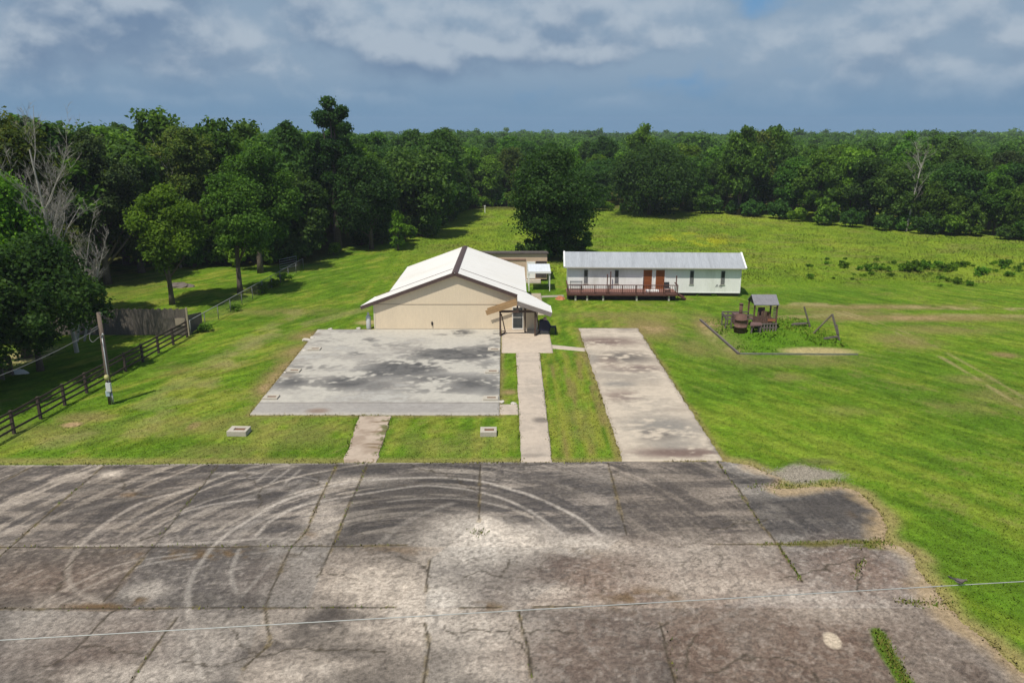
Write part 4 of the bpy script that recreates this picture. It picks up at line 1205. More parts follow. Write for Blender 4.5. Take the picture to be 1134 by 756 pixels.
# ------------------------------------------------------------------ fences
ra, rb_ = np.array([-29.6, 38.0]), np.array([-27.75, 64.4])
rf_ = thing('rail_fence', (ra[0], ra[1], 0), 'dark brown four rail wooden fence along the left lawn edge', 'fence')
dv = rb_ - ra; ln = np.hypot(*dv); du = dv / ln
npst = 12
for k in range(npst):
    q = dv * k / (npst - 1)
    m = MB(); m.box(q[0] - .075, q[0] + .075, q[1] - .075, q[1] + .075, 0, 1.45); m.build('post', M['railfence'], rf_)
for z in (.35, .72, 1.08, 1.38):
    for k in range(npst - 1):
        a = dv * k / (npst - 1); b = dv * (k + 1) / (npst - 1)
        if z == .72 and k in (2, 6): continue
        jz = random.uniform(-.03, .03)
        m = MB(); m.bar((a[0] + .1, a[1], z + jz), (b[0] + .1, b[1], z - jz), .035, .13); m.build('rail', M['railfence'], rf_)
f0 = Vector((-27.9, 65.0, 0))
pf = thing('privacy_fence', f0, 'tall grey board privacy fence behind the utility pole', 'fence')
m = MB()
for k in range(170):
    hgt = 2.35 + .05 * math.sin(k * 1.7) + random.uniform(-.03, .03)
    x = -.14 * k
    m.box(x - .132, x, -.012 + random.uniform(-.008, .008), .012, .05, hgt)
m.build('board', M['fence'], pf)
m = MB(); [m.box(-23.8, 0, .016, .07, z, z + .09) for z in (.4, 1.2, 2.0)]; m.build('rail', M['fence'], pf)
m = MB(); m.box(-.95, -.1, -.10, -.05, .9, 1.55); m.build('patch_board', mat('pale_fence_patch', (.31, .26, .2), .9, .2), pf)
m = MB(); m.box(.01, .14, -.06, .07, 0, 2.45); m.build('post', mat('pale_fence_post', (.33, .28, .2), .9, .2), pf)
m = MB()
for k in range(22):
    m.box(.02, .045, .09 + .14 * k, .22 + .14 * k, .05, 1.75 - .02 * k)
m.build('return_board', M['fence'], pf)
c0, c1 = np.array([-27.65, 65.0]), np.array([-26.2, 97.0])
cf = thing('chain_link_fence', (c0[0], c0[1], 0), 'grey chain link fence running back from the privacy fence', 'fence')
dv = c1 - c0; nps = 12
for k in range(nps):
    q = dv * k / (nps - 1)
    m = MB(); m.tube([(q[0], q[1], 0), (q[0], q[1], 1.35)], .035, 6); m.build('post', M['cfence'], cf)
m = MB(); m.tube([(0, 0, 1.33), (dv[0], dv[1], 1.33)], .035, 6); m.build('top_rail', M['cfence'], cf)
m = MB()
ux, uy = dv / np.hypot(*dv); LL = np.hypot(*dv)
k = 0.0
while k < LL - 1.3:
    for s_ in (0, 1):
        a = (ux * (k if s_ == 0 else k + 1.3), uy * (k if s_ == 0 else k + 1.3), .04); b = (ux * (k + 1.3 if s_ == 0 else k), uy * (k + 1.3 if s_ == 0 else k), 1.32)
        m.bar(a, b, .004, .004)
    k += .22
m.build('mesh_wire', M['weathered'], cf)
gg = thing('metal_gate', (-29.0, 96.5, 0), 'small grey pipe gate under the trees at the far end of the chain link fence', 'gate', rz=R(62))
m = MB(); m.tube([(0, 0, .1), (0, 0, 1.3), (3, 0, 1.3), (3, 0, .1), (0, 0, .1)], .04, 6); m.build('frame', M['grey_metal'], gg)
m = MB(); [m.tube([(0, 0, z), (3, 0, z)], .025, 6) for z in (.4, .7, 1.0)]; m.build('bar', M['grey_metal'], gg)

# ------------------------------------------------------------------ utility pole and wires
u0 = Vector((*G(123, 447), 0))
up_ = thing('utility_pole', u0, 'leaning wooden utility pole with meter boxes on the left lawn', 'utility pole')
tx, tz = ZY(109, 346, u0.y); tilt = Vector((tx - u0.x, 0, tz))
m = MB(); m.tube([(0, 0, 0), tilt * .5 + Vector((.04, 0, 0)), tilt], [.165, .145, .12], 12); m.build('shaft', M['pole'], up_)
def on(f, dx=0, dy=-.16): return tilt * f + Vector((dx, dy, 0))
m = MB(); m.tube([on(.0, .14), on(.35, .12), on(.76, .10)], .035, 8); m.tube([on(.76, .10), on(.78, .16), on(.765, .22)], .05, 8); m.build('conduit', M['grey_metal'], up_)
q = on(.20, .14, -.24); m = MB(); m.box(q.x - .16, q.x + .14, q.y - .1, q.y + .08, q.z - .28, q.z + .30); m.build('meter_box', M['propane'], up_)
q = on(.31, .08, -.24); m = MB(); m.lathe([(0, -.16), (.13, -.16), (.15, 0), (.12, .14), (0, .18)], 12, q); m.build('meter_dial', M['yellow'], up_)
q = on(.13, .02, -.22); m = MB(); m.box(q.x - .12, q.x + .12, q.y - .08, q.y + .06, q.z - .18, q.z + .18); m.build('breaker_box', mat('blue_grey_box', (.38, .47, .53), .5, .1), up_)
m = MB(); m.tube([on(.02, .26), on(.13, .22)], .05, 8); m.build('ground_conduit', M['grey_metal'], up_)
m = MB(); pts = [on(.765, .2), on(.74, -.1, -.3), on(.70, -.42, -.35), on(.74, -.62, -.3), on(.82, -.48, -.2), on(.86, -.08, -.12)]
m.tube([Vector(p) for p in smooth([tuple(p) for p in pts], 5)], .022, 6); m.build('drip_loop', M['blackwire'], up_)
m = MB(); m.tube([Vector(p) for p in smooth([tuple(on(1.0, .0, -.1)), tuple(on(1.0, .22, -.15) + Vector((0, 0, .02))), tuple(on(.98, .3, -.1)), tuple(on(.965, .18, -.1))], 5)], .014, 5); m.build('wire_curl', M['blackwire'], up_)


def cable(name, a, b, sag, r, material, label, cat, n=40):
    a = Vector(a); b = Vector(b); pts = []
    for i in range(n + 1):
        t_ = i / n; p = a.lerp(b, t_); p.z -= sag * 4 * t_ * (1 - t_); pts.append(p - a)
    mm = MB(); mm.tube(pts, r, 6)
    return tag(mm.build(name, material, None, 0, a), label, cat), [p + a for p in pts]


e = G(-40, 430, 4.4)
cable('service_wire', u0 + on(.84, -.06, -.12), (e[0], e[1], 4.4), .25, .018, M['blackwire'], 'thin dark service wire sloping left from the utility pole', 'wire')
# pale overhead line crossing the lot in front, with a dove on it
zw = 7.8
pA = np.array([*G(0, 708.5, zw), zw]); pM = np.array([*G(1062, 647.5, zw), zw]); pB = np.array([*G(1134, 646, zw), zw])
d = (pM - pA)
A = pA - d * 1.2; B = pA + d * 2.2
wo, wp = cable('overhead_line', A, B, .0, .0095, M['wire'], 'thin pale overhead line crossing above the parking lot', 'power line', 60)
bp_ = pA + d * (1062.5 / 1062)
bird = thing('dove', (bp_[0], bp_[1], zw + .012), 'grey brown dove perched on the overhead line above the right lawn', 'bird', rz=R(-50))
def ell_loft(secs, n=14):
    mm = MB(); vs = []; fs = []
    for (x, z, ry, rzz_) in secs:
        for k in range(n):
            a = 2 * math.pi * k / n
            vs.append((x, ry * math.cos(a), z + rzz_ * math.sin(a)))
    for i in range(len(secs) - 1):
        for k in range(n):
            k2 = (k + 1) % n; fs.append((i * n + k, i * n + k2, (i + 1) * n + k2, (i + 1) * n + k))
    fs.append(tuple(range(n - 1, -1, -1))); fs.append(tuple((len(secs) - 1) * n + k for k in range(n)))
    return mm.add(vs, fs, True)


ell_loft([(-.11, .065, .012, .010), (-.08, .07, .034, .028), (-.03, .075, .055, .052), (.03, .088, .06, .06), (.07, .115, .045, .047), (.088, .14, .028, .028), (.10, .158, .026, .026), (.118, .168, .022, .021), (.130, .166, .012, .011), (.138, .163, .006, .005)]).build('body', M['dove'], bird)
m = MB(); m.prism([(-.09, -.022, .075), (-.09, .022, .075), (-.20, .03, .09), (-.265, .008, .10), (-.265, -.008, .10), (-.20, -.03, .09)], (0, 0, -.008)); m.build('tail', M['dovetail'], bird)
for s_ in (-1, 1):
    m = MB(); m.prism([(.05, s_ * .058, .11), (.055, s_ * .06, .075), (-.03, s_ * .058, .06), (-.14, s_ * .02, .085), (-.06, s_ * .05, .105)], (0, s_ * .008, 0)); m.build('wing', M['dovewing'], bird)
    m = MB(); m.tube([(.0, s_ * .018, .035), (.002, s_ * .018, .0)], .004, 5); m.build('foot', M['dovetail'], bird)
m = MB(); m.tube([(.136, 0, .164), (.156, 0, .158)], [.005, .001], 6); m.build('beak', M['dovetail'], bird)

# junk under the trees at far left
jx, jy = G(4, 418)
t = thing('slatted_crate', (jx - .5, jy, 0), 'weathered grey slatted crate at the far left under the trees', 'crate')
for ys in (-.62, .57):
    m = MB()
    for k in range(5): m.box(-.9, .9, ys, ys + .05, .08 + .26 * k, .26 + .26 * k)
    m.build('slatted_side', M['weathered'], t)
m = MB(); [m.box(x - .05, x + .05, y - .05, y + .05, 0, 1.38) for x in (-.85, .85) for y in (-.51, .51)]; m.box(-.9, .9, -.55, .55, 1.38, 1.43); m.build('frame', M['weathered'], t)
jx, jy = G(22, 413); mound('white_tarp', (jx, jy, 0), .75, .4, .3, M['white_trim'], 9, 'crumpled white tarp beside the slatted crate under the trees', 'tarp')
jx, jy = G(165, 317); mound('brush_pile', (-37.2, 86.0, 0), 1.7, .8, .5, M['weathered'], 12, 'low grey brush pile on the shaded lawn behind the privacy fence', 'pile')
mx_, my_ = G(537, 236)
t = thing('marker_post', (mx_, my_, 0), 'small white marker post in the meadow gap', 'post')
m = MB(); m.box(-.06, .06, -.06, .06, 0, 1.6); m.build('post', M['white_trim'], t)
m = MB(); m.box(-.22, .22, -.10, -.062, 1.38, 1.46); m.build('crossbar', M['white_trim'], t)


# ------------------------------------------------------------------ trees
def rdir(n, g, up=0.0):
    v = g.normal(size=(n, 3)); v[:, 2] += up
    return v / np.linalg.norm(v, axis=1)[:, None]


def leaf_cloud(centres, radii, per, size, g, squash=.8):
    """diamond leaf sprays on clump shells: returns V, F, tint"""
    Vs = []; tint = []
    for c, r, k, ct in zip(centres, radii, per, g.uniform(-.16, .16, len(centres))):
        dd = rdir(k, g, .35)
        rr_ = r * (1 - .75 * g.random(k) ** 1.7) * (1 + .2 * g.normal(size=k))
        p = c + dd * rr_[:, None] * np.array([1, 1, squash])
        nrm = dd * .6 + g.normal(size=(k, 3)) * .55 + np.array([0, 0, .35])
        nrm /= np.linalg.norm(nrm, axis=1)[:, None]
        t1 = np.cross(nrm, rdir(k, g)); t1 /= np.linalg.norm(t1, axis=1)[:, None] + 1e-9
        t2 = np.cross(nrm, t1)
        s = size * g.uniform(.6, 1.35, k)[:, None]
        a = s * g.uniform(.45, .8, k)[:, None]
        bend = nrm * s * .22
        Vs.append(np.stack([p + t1 * s - bend, p + t2 * a + bend * .3, p - t1 * s - bend, p - t2 * a + bend * .3], 1).reshape(-1, 3))
        tint.append(np.clip(.5 + ct + .20 * g.normal(size=k), 0, 1))
    V = np.vstack(Vs); n = len(V) // 4
    return V, np.arange(n * 4).reshape(n, 4), np.concatenate(tint)


def crown_clumps(g, H, W, base, n, shape):
    """clump centres inside an uneven crown envelope"""
    cs = []; rs = []
    zc = (H + base) / 2; hz_ = (H - base) / 2
    lob = g.uniform(.58, 1.22, 9); ph = g.uniform(0, 6.28)
    while len(cs) < n:
        d_ = rdir(1, g, .25)[0]
        q = g.random() ** .42
        a = (math.atan2(d_[1], d_[0]) + ph) % 6.2832
        l = np.interp(a, np.linspace(0, 6.2832, 10), np.append(lob, lob[0]))
        fz = d_[2]
        wz = {'round': 1.0, 'tall': .85 + .25 * (fz < 0), 'oak': 1.0 + .12 * (fz < .1), 'egg': 1.0 - .28 * max(fz, 0)}[shape]
        cs.append(np.array([d_[0] * W / 2 * q * l * wz * .84, d_[1] * W / 2 * q * l * wz * .84, zc + fz * hz_ * q * .86 * (1 + .1 * g.normal())]))
        rs.append(W * g.uniform(.085, .175))
    for k in range(n // 3):                      # stray outer sprays break the outline
        c = cs[g.integers(n)]; ax = np.array([0, 0, zc])
        cs.append(ax + (c - ax) * np.array([1.14, 1.14, 1.04]) * g.uniform(.97, 1.03)); rs.append(W * g.uniform(.045, .085))
    cs = np.array(cs); cs[:, 2] = np.maximum(cs[:, 2], base * .8 + .2)
    return cs, np.array(rs)


def trunk_mesh(g, H, W, base, cs, r0, nl=7, name='trunk', material=None):
    mm = MB()
    bend = g.normal(size=2) * .03 * H
    tp = [(0, 0, 0)] + [(bend[0] * f ** 2, bend[1] * f ** 2, H * .78 * f) for f in (.12, .35, .6, .8, 1.0)]
    mm.tube(tp, [r0 * 1.35, r0, r0 * .8, r0 * .55, r0 * .35, r0 * .12], 8)
    idx = g.choice(len(cs), min(nl, len(cs)), replace=False)
    for i in idx:
        c = cs[i]; f = np.clip((c[2] - .22 * H) / (H * .78), .18, .8) * g.uniform(.6, .9)
        s_ = Vector((bend[0] * f * f, bend[1] * f * f, H * .78 * f)); e_ = Vector(c)
        md = s_.lerp(e_, .5) + Vector((*(g.normal(size=2) * .25), .35))
        rr_ = r0 * (1 - .75 * f) * .55
        mm.tube([s_, md, e_], [rr_, rr_ * .6, rr_ * .2], 5)
    return mm


def make_tree(name, H, W, base, nclump, leaves, size, shape, seed, leafmat, label, cat='tree', loc=(0, 0, 0), group=None, trunk_r=None, bark=None):
    g = np.random.default_rng(seed)
    root = thing(name, loc, label, cat, group)
    cs, rs = crown_clumps(g, H, W, base, nclump, shape)
    wgt = rs ** 2 / np.sum(rs ** 2)
    per = np.maximum((leaves * wgt).astype(int), 12)
    V, Fq, ti = leaf_cloud(cs, rs, per, size, g)
    V[:, 2] = np.maximum(V[:, 2], .05)
    np_mesh('crown', V, Fq, M[leafmat], {'tint': ('FACE', 'FLOAT', ti)}, parent=root)
    trunk_mesh(g, H, W, base, cs, trunk_r or (.022 * H), 8).build('trunk', bark or M['bark'], root)
    return root


def place(proto, x, y, s, rzv, label=None, group=None, sz=None):
    c = copy_tree(proto)
    c.location = (x, y, 0); c.scale = (s, s, sz or s); c.rotation_euler = (0, 0, rzv)
    if label: c['label'] = label
    if group: c['group'] = group
    return c


# --- named trees of the left grove and meadow
def hero(name, x, y, H, W, base, shape, lm, label, seed, leaves=15000, n=70, size=.26, tr=None):
    leaves = int(leaves * 2.3); size *= .66; n = int(n * 1.25)
    return make_tree(name, H, W, base, n, leaves, size, shape, seed, lm, label, 'tree', (x, y, 0), None, tr)


hero('oak_tree', 4.9, 106.0, 15.0, 14.6, .0, 'egg', 'leafoak', 'large dark green oak standing alone in the meadow left of the mobile home', 301, 24000, 95, .27)
hero('broadleaf_tree', -34.3, 77.0, 11.6, 8.6, 3.2, 'round', 'leafbright', 'bright green tree with bare trunk standing behind the right end of the privacy fence', 302, 12000, 55, .24)
hero('broadleaf_tree', -29.2, 82.3, 12.8, 8.4, 3.4, 'tall', 'leaf', 'green tree with slim trunk standing right beside the chain link fence', 303, 13000, 60, .24)
hero('broadleaf_tree', -30.8, 94.5, 15.5, 10.0, 3.2, 'tall', 'leaf', 'green tree with forked trunk in front of the dark grove behind the fence lawn', 304, 15000, 65, .26)
hero('tall_tree', -25.6, 114.5, 23.4, 7.4, 4.0, 'tall', 'leafoak', 'tallest tree of the wood with narrow open top above the skyline', 305, 13000, 42, .3)
hero('broadleaf_tree', -34.8, 55.0, 9.8, 10.4, 1.5, 'round', 'leafoak', 'dark shady tree over the lawn just left of the utility pole', 306, 18000, 75, .22)
hero('broadleaf_tree', -37.9, 58.5, 14.4, 7.6, 1.0, 'egg', 'leafbright', 'bright yellow green tree at the left picture edge', 307, 18000, 75, .24)
hero('broadleaf_tree', -37.2, 44.5, 12.5, 9.6, 1.0, 'round', 'leafdark', 'large dark tree at the left picture edge nearest the parking lot', 316, 14000, 60, .22)
hero('broadleaf_tree', -36.4, 50.5, 9.5, 8.6, .5, 'round', 'leafdark', 'low dark tree at the left picture edge in front of the bright green tree', 308, 12000, 55, .2)
hero('broadleaf_tree', -42.5, 68.5, 19.2, 10.0, 1.0, 'tall', 'leafbrown', 'brown tinged tree behind the bright tree at the left picture edge', 309, 15000, 70, .26)
hero('broadleaf_tree', -46.0, 87.5, 17.2, 9.0, 1.4, 'round', 'leafgrey', 'grey green tree behind the dead bare tree', 310, 13000, 60, .25)
hero('broadleaf_tree', -41.0, 99.5, 18.6, 10.0, 2.2, 'tall', 'leafbrown', 'reddish brown topped tree above the fence lawn at left', 311, 15000, 70, .27)
hero('young_tree', -16.4, 112.0, 5.6, 3.6, .3, 'tall', 'leafbright', 'small bright green sapling at the right foot of the dark grove', 312, 3600, 26, .22)
hero('young_tree', 10.4, 110.5, 3.6, 2.8, .2, 'tall', 'leaf', 'small green sapling in the meadow just right of the lone oak', 313, 1600, 16, .2)
hero('broadleaf_tree', -20.5, 113.5, 13.8, 10.5, .5, 'egg', 'leafoak', 'dark rounded tree at the right front of the grove behind the sapling', 314, 17000, 75, .27)
hero('live_oak', 27.5, 158.0, 13.4, 18.5, .5, 'oak', 'leafoak', 'broad dome shaped dark live oak at the wood edge above the mobile home', 315, 17000, 95, .36)

# --- dead trees
def dead_tree(x, y, H, seed, label, lean=(0.02, 0), r0=.2, depth=4, stems=2):
    q = random.Random(seed)
    root = thing('dead_tree', (x, y, 0), label, 'dead tree')
    mm = MB(); tw = MB()

    def grow(p, d_, ln_, r, k):
        pts = [p]; n = 4
        for i in range(n):
            d_ = (d_ + Vector((q.uniform(-1, 1), q.uniform(-1, 1), q.uniform(-.5, .9))) * (.045 if k == 0 else .2)).normalized()
            pts.append(pts[-1] + d_ * ln_ / n)
        rad = [r * (1 - .7 * i / n) for i in range(n + 1)]
        (mm if k < 2 else tw).tube(pts, rad, 7 if k < 2 else 4, False)
        if k >= depth: return
        nb = (12 if k == 0 else 5)
        for j in range(nb):
            f = q.uniform(.35 if k == 0 else .25, 1.0); i = min(int(f * n), n - 1)
            s_ = pts[i].lerp(pts[i + 1], f * n - i)
            a = q.uniform(0, 6.28); sp = q.uniform(.3, .62) if k == 0 else q.uniform(.45, .95)
            dd = (d_ * (1 - .35 * sp) + Vector((math.cos(a), math.sin(a), q.uniform(.0, .7))) * sp).normalized()
            grow(s_, dd, ln_ * (q.uniform(.16, .34) if k == 0 else q.uniform(.35, .6)), max(r * (1 - .6 * f) * .45, .011), k + 1)
    for s_ in range(stems):
        grow(Vector((.5 * s_, .2 * s_, 0)), Vector((lean[0] + .07 * s_, lean[1], 1)).normalized(), H * (1 - .12 * s_), r0 * (1 - .2 * s_), 0)
    mm.build('trunk', M['deadbark'], root); tw.build('twig', M['deadtwig'], root)
    return root


dead_tree(-34.7, 59.8, 15.8, 4, 'bare grey dead tree with upright trunk rising over the left trees', (.0, -.02), .18, 4, 1)
dead_tree(-36.4, 63.0, 8.8, 8, 'low bare grey dead tree with spreading limbs beside the tall dead trunk', (.25, .0), .12, 3, 2)
dead_tree(67.0, 133.0, 11.6, 33, 'pale bare dead tree standing among green crowns at the right woods edge', (.05, -.1), .2, 3, 1)
dead_tree(-42.0, 98.0, 12.5, 21, 'slim pale snag standing above the left wood skyline', (.0, 0), .17, 2, 1)

# --- forest: prototypes, then copies of thing + parts
PK = [('leaf', 14.0, 10.0, 1.0, 'egg', 60), ('leafdark', 13.0, 10.5, .8, 'round', 60), ('leaf', 15.0, 9.0, 1.2, 'tall', 60), ('leafbright', 13.0, 9.0, .8, 'round', 55),
      ('leafbrown', 14.5, 9.5, 1.2, 'egg', 55), ('leafgrey', 12.5, 8.5, .9, 'round', 55), ('leafdark', 15.5, 9.5, 1.0, 'tall', 60), ('leaf', 12.5, 11.0, .7, 'oak', 65), ('leafbright', 15.0, 9.5, 1.0, 'egg', 60)]
WT = np.array([.20, .17, .15, .09, .05, .07, .13, .14, .08]); WT = WT / WT.sum()
PN = {'leaf': 'mid green', 'leafdark': 'dark green', 'leafbright': 'bright green', 'leafbrown': 'brown tinged', 'leafgrey': 'grey green'}
SHN = {'egg': 'tapering', 'round': 'round crowned', 'tall': 'tall crowned', 'oak': 'spreading'}
# where the woods stand: front edge of the tree line as Y for a given X
EX = np.array([-220, -90, -56, -46, -39, -31, -27, -22, -15, -12.5, -10, 0, 12, 22, 32, 42, 52, 60, 70, 80, 95, 130, 220])
EY = np.array([52, 56, 68, 91, 100, 101, 103, 117, 124, 150, 172, 176, 172, 166, 166, 161, 150, 138, 130, 122, 112, 95, 80])


def wood_edge(x): return np.interp(x, EX, EY)


pts = []
gF = np.random.default_rng(77)
# dart throwing with spacing that grows with distance
cell = {}
tries = 0
def ok_pt(x, y, r):
    i, j = int(x // 6), int(y // 6)
    for a in range(i - 2, i + 3):
        for b in range(j - 2, j + 3):
            for (px__, py__) in cell.get((a, b), ()):
                if (px__ - x) ** 2 + (py__ - y) ** 2 < r * r: return False
    return True


for k in range(60000):
    y = 58 + 300 * gF.random() ** 1.3
    x = (gF.random() * 2 - 1) * (.68 * y + 14)
    e = wood_edge(x)
    if y < e + 1.5: continue
    r = 5.4 if y < e + 14 else 6.6
    if not ok_pt(x, y, r): continue
    cell.setdefault((int(x // 6), int(y // 6)), []).append((x, y)); pts.append((x, y))
for bx_, by_ in ((-34.3, 77), (-29.2, 82.3), (-30.8, 94.5), (-25.6, 114.5), (-34.6, 56.3), (-37.9, 58.5), (-42.5, 68.5), (-46.0, 87.5), (-41.0, 99.5), (-20.5, 113.5), (27.5, 158)):
    pts = [p for p in pts if (p[0] - bx_) ** 2 + (p[1] - by_) ** 2 > (4.2 ** 2 if by_ != 158 else 9.5 ** 2)]


# the 270 that show largest: near, and at the front of the wood
def shown(p):
    d_ = p[1] - wood_edge(p[0])
    return p[1] * (1 + .012 * max(d_ - 4, 0))


pts.sort(key=shown)
near, rest = pts[:270], pts[270:]
protos = [None] * len(PK)
HW_ = {}
for i, (x, y) in enumerate(near):
    k = int(gF.choice(len(PK), p=WT))
    dE = y - wood_edge(x)
    if x < -12 and y < 175 and k in (3, 4, 8): k = (1, 0, 7)[i % 3]
    lm, H, W, base, shp, n = PK[k]
    zone = ('woods behind the fence lawn' if y < 115 else 'the far left woods') if x < -26 else ('the grove beside the meadow gap' if x < -11 and y < 175 else ('woods behind the lone oak' if x < 16 else ('woods behind the mobile home' if x < 48 else 'woods beyond the right meadow')))
    row = 'front edge' if dE < 7 else ('second row' if dE < 15 else 'deep rows')
    lab = '%s %s tree in %s of %s' % (PN[lm], SHN[shp], row, zone)
    grp = '%s %s trees, %s of %s' % (PN[lm], SHN[shp], row, zone)
    hs_ = gF.uniform(.70, 1.06) * (1.0 if x > -12 else (1.16 if y > 128 or x > -22 else 1.34))
    if dE < 6: hs_ *= gF.uniform(.74, 1.0)
    if dE > 60: hs_ *= gF.uniform(.92, 1.08)
    if protos[k] is None:
        protos[k] = make_tree('forest_tree', H, W, base, int(n * 1.25), 19000, .25, shp, 400 + k, lm, lab, 'tree', (0, 0, 0), grp)
        c = protos[k]
        c['label'] = lab; c['group'] = grp
        c.location = (x, y, 0); c.scale = (hs_, hs_, hs_); c.rotation_euler = (0, 0, gF.uniform(0, 6.28))
    else:
        place(protos[k], x, y, hs_ * gF.uniform(.95, 1.08), gF.uniform(0, 6.28), lab, grp, hs_)

for x, y, k, s_, lab in ((29.5, 184, 2, 1.24, 'tall pointed tree rising above the skyline over the mobile home'), (45.5, 158, 0, 1.26, 'leftmost of three tall crowns rising above the right skyline'), (49.5, 161, 4, 1.2, 'middle one of three tall crowns rising above the right skyline'),
                        (54.5, 166, 0, 1.27, 'rightmost of three tall crowns rising above the right skyline'), (-38.5, 104, 2, 1.28, 'tall dark crown on the skyline above the reddish brown tree'), (-31.0, 112, 6, 1.22, 'tall dark crown on the skyline left of the tallest tree')):
    place(protos[k], x, y, s_ * .82, 1.7 * s_ + x, lab, 'trees standing above the skyline', s_)

# --- the far-off wood: one mass
for k in range(2300):
    y = 350 + 480 * gF.random() ** 1.1
    rest.append(((gF.random() * 2 - 1) * (.68 * y + 20), y))
Vs = []; Fs = []; Ts = []; off = 0
for i, (x, y) in enumerate(rest):
    far = y > 350
    H = gF.uniform(8.6, 11.6) + 3.6 * float(vnoise(np.array([x / 38]), np.array([y / 60]), 3)[0]) - .6 + (gF.random() < .10) * gF.uniform(1.5, 4.5); W = gF.uniform(8.5, 12.5) * (1.3 if far else 1)
    n = 14 if not far else 8
    g = np.random.default_rng(9000 + i)
    a = g.uniform(0, 6.28, n); q = np.sqrt(g.random(n)) * W * .36
    cs = np.stack([x + np.cos(a) * q, y + np.sin(a) * q, H * (.93 - .45 * (q / (W * .36)) ** 2 * g.uniform(.4, 1, n)) - .16 * W], 1)
    rs = W * g.uniform(.15, .24, n)
    lf_n = 60 if y < 220 else (36 if not far else 26)
    sz_ = .40 if y < 220 else (.55 if not far else .85)
    V, Fq, ti = leaf_cloud(cs, rs, np.full(n, lf_n), sz_, g, .75)
    Vs.append(V); Fs.append(Fq + off); off += len(V); Ts.append(np.clip(ti * .85 + g.uniform(-.22, .18), 0, 1))
fw = np_mesh('distant_woodland', np.vstack(Vs), np.vstack(Fs), M['leaf'], {'tint': ('FACE', 'FLOAT', np.concatenate(Ts))})
tag(fw, 'far green woodland canopy reaching to the horizon', 'woodland', kind='stuff')

# --- shrubs closing the foot of the wood
SB = []
for i, (lm, H, W) in enumerate((('leaf', 3.6, 4.2), ('leafdark', 3.0, 3.8), ('leafbright', 2.6, 3.4))):
    SB.append((lm, H, W, 500 + i))
sprot = [None] * 3
xs_ = np.concatenate([np.arange(-62, -30, 3.4), np.arange(-30, -12, 2.6), np.arange(-12, 100, 3.0)])
edge_shrubs = []
for x in xs_:
    for rep in range(1):
        y = wood_edge(x) + gF.uniform(-2.2, 1.5)
        edge_shrubs.append((x + gF.uniform(-1, 1), y))
for yy in np.arange(126, 170, 4.0): edge_shrubs.append((np.interp(yy, [124, 150, 172], [-14, -12.0, -10]) + gF.uniform(-1.5, .5), yy))
for i, (x, y) in enumerate(edge_shrubs):
    if abs(x) > .68 * y + 4 or (x < -44 and y < 95): continue
    k = int(gF.choice(3, p=[.45, .35, .2])); lm, H, W, sd_ = SB[k]
    zone = 'left woods' if x < -30 else ('grove left of the meadow gap' if x < -10 else ('woods behind the mobile home' if x < 45 else 'woods beyond the right meadow'))
    lab = '%s shrub at the foot of the %s' % (PN[lm], zone); grp = '%s shrubs at the foot of the %s' % (PN[lm], zone)
    sc_ = gF.uniform(.6, 1.3)
    if sprot[k] is None:
        g = np.random.default_rng(sd_)
        sprot[k] = thing('shrub', (x, y, 0), lab, 'shrub', grp)
        cs, rs = crown_clumps(g, H, W, .1, 24, 'round')
        V, Fq, ti = leaf_cloud(cs, rs * 1.15, np.full(len(cs), 130), .2, g); V[:, 2] = np.maximum(V[:, 2], .03)
        np_mesh('crown', V, Fq, M[lm], {'tint': ('FACE', 'FLOAT', ti)}, parent=sprot[k])
        trunk_mesh(g, H, W, .1, cs, .06, 6).build('stem', M['bark'], sprot[k])
        sprot[k].scale = (sc_,) * 3
    else:
        place(sprot[k], x, y, sc_, gF.uniform(0, 6.28), lab, grp)

for x, y, k, s_ in ((2.6, 104.6, 1, 1.0), (6.6, 104.9, 1, 1.15), (4.4, 103.9, 0, .8), (8.3, 106.0, 1, .9)):
    place(sprot[k], x, y, s_, x, '%s shrub at the foot of the lone oak' % PN[SB[k][0]], '%s shrubs at the foot of the lone oak' % PN[SB[k][0]])

# --- weed bushes in the right meadow and along fence / mobile home
wb = [(936, 297, .8), (950, 299, .6), (962, 300, 1.0), (972, 299, .9), (1000, 300, .9), (1008, 298, 1.25), (1016, 301, 1.5), (1026, 298, 1.2), (1036, 294, .9), (1045, 301, 1.1), (1056, 300, .9), (1066, 296, 1.0), (1084, 304, 1.1), (1093, 302, .8), (1112, 296, 1.1), (1128, 299, .6), (1062, 314, .8), (1075, 316, .7), (1115, 306, .8), (985, 301, .7)]
for k in range(46):
    wb.append((gF.uniform(880, 1134), gF.normal(299, 8), gF.uniform(.25, .6)))
wproto = None
for i, (x, y, s) in enumerate(wb):
    gx_, gy_ = G(x, y); s *= .72
    lab = 'dark green weed clump in the right meadow beyond the mown lawn'
    if wproto is None:
        g = np.random.default_rng(601)
        wproto = thing('weed_clump', (gx_, gy_, 0), lab, 'weeds', 'dark weed clumps in the right meadow')
        cs, rs = crown_clumps(g, 1.25, 2.7, 0, 18, 'oak')
        V, Fq, ti = leaf_cloud(cs, rs * .9, np.full(len(cs), 60), .12, g); V[:, 2] = np.maximum(V[:, 2], .02)
        np_mesh('leaves', V, Fq, M['leafbright'], {'tint': ('FACE', 'FLOAT', ti)}, parent=wproto)
        wproto.scale = (s,) * 3
    else:
        place(wproto, gx_, gy_, s, gF.uniform(0, 6.28), lab, 'dark weed clumps in the right meadow', s * gF.uniform(.7, 1.1))
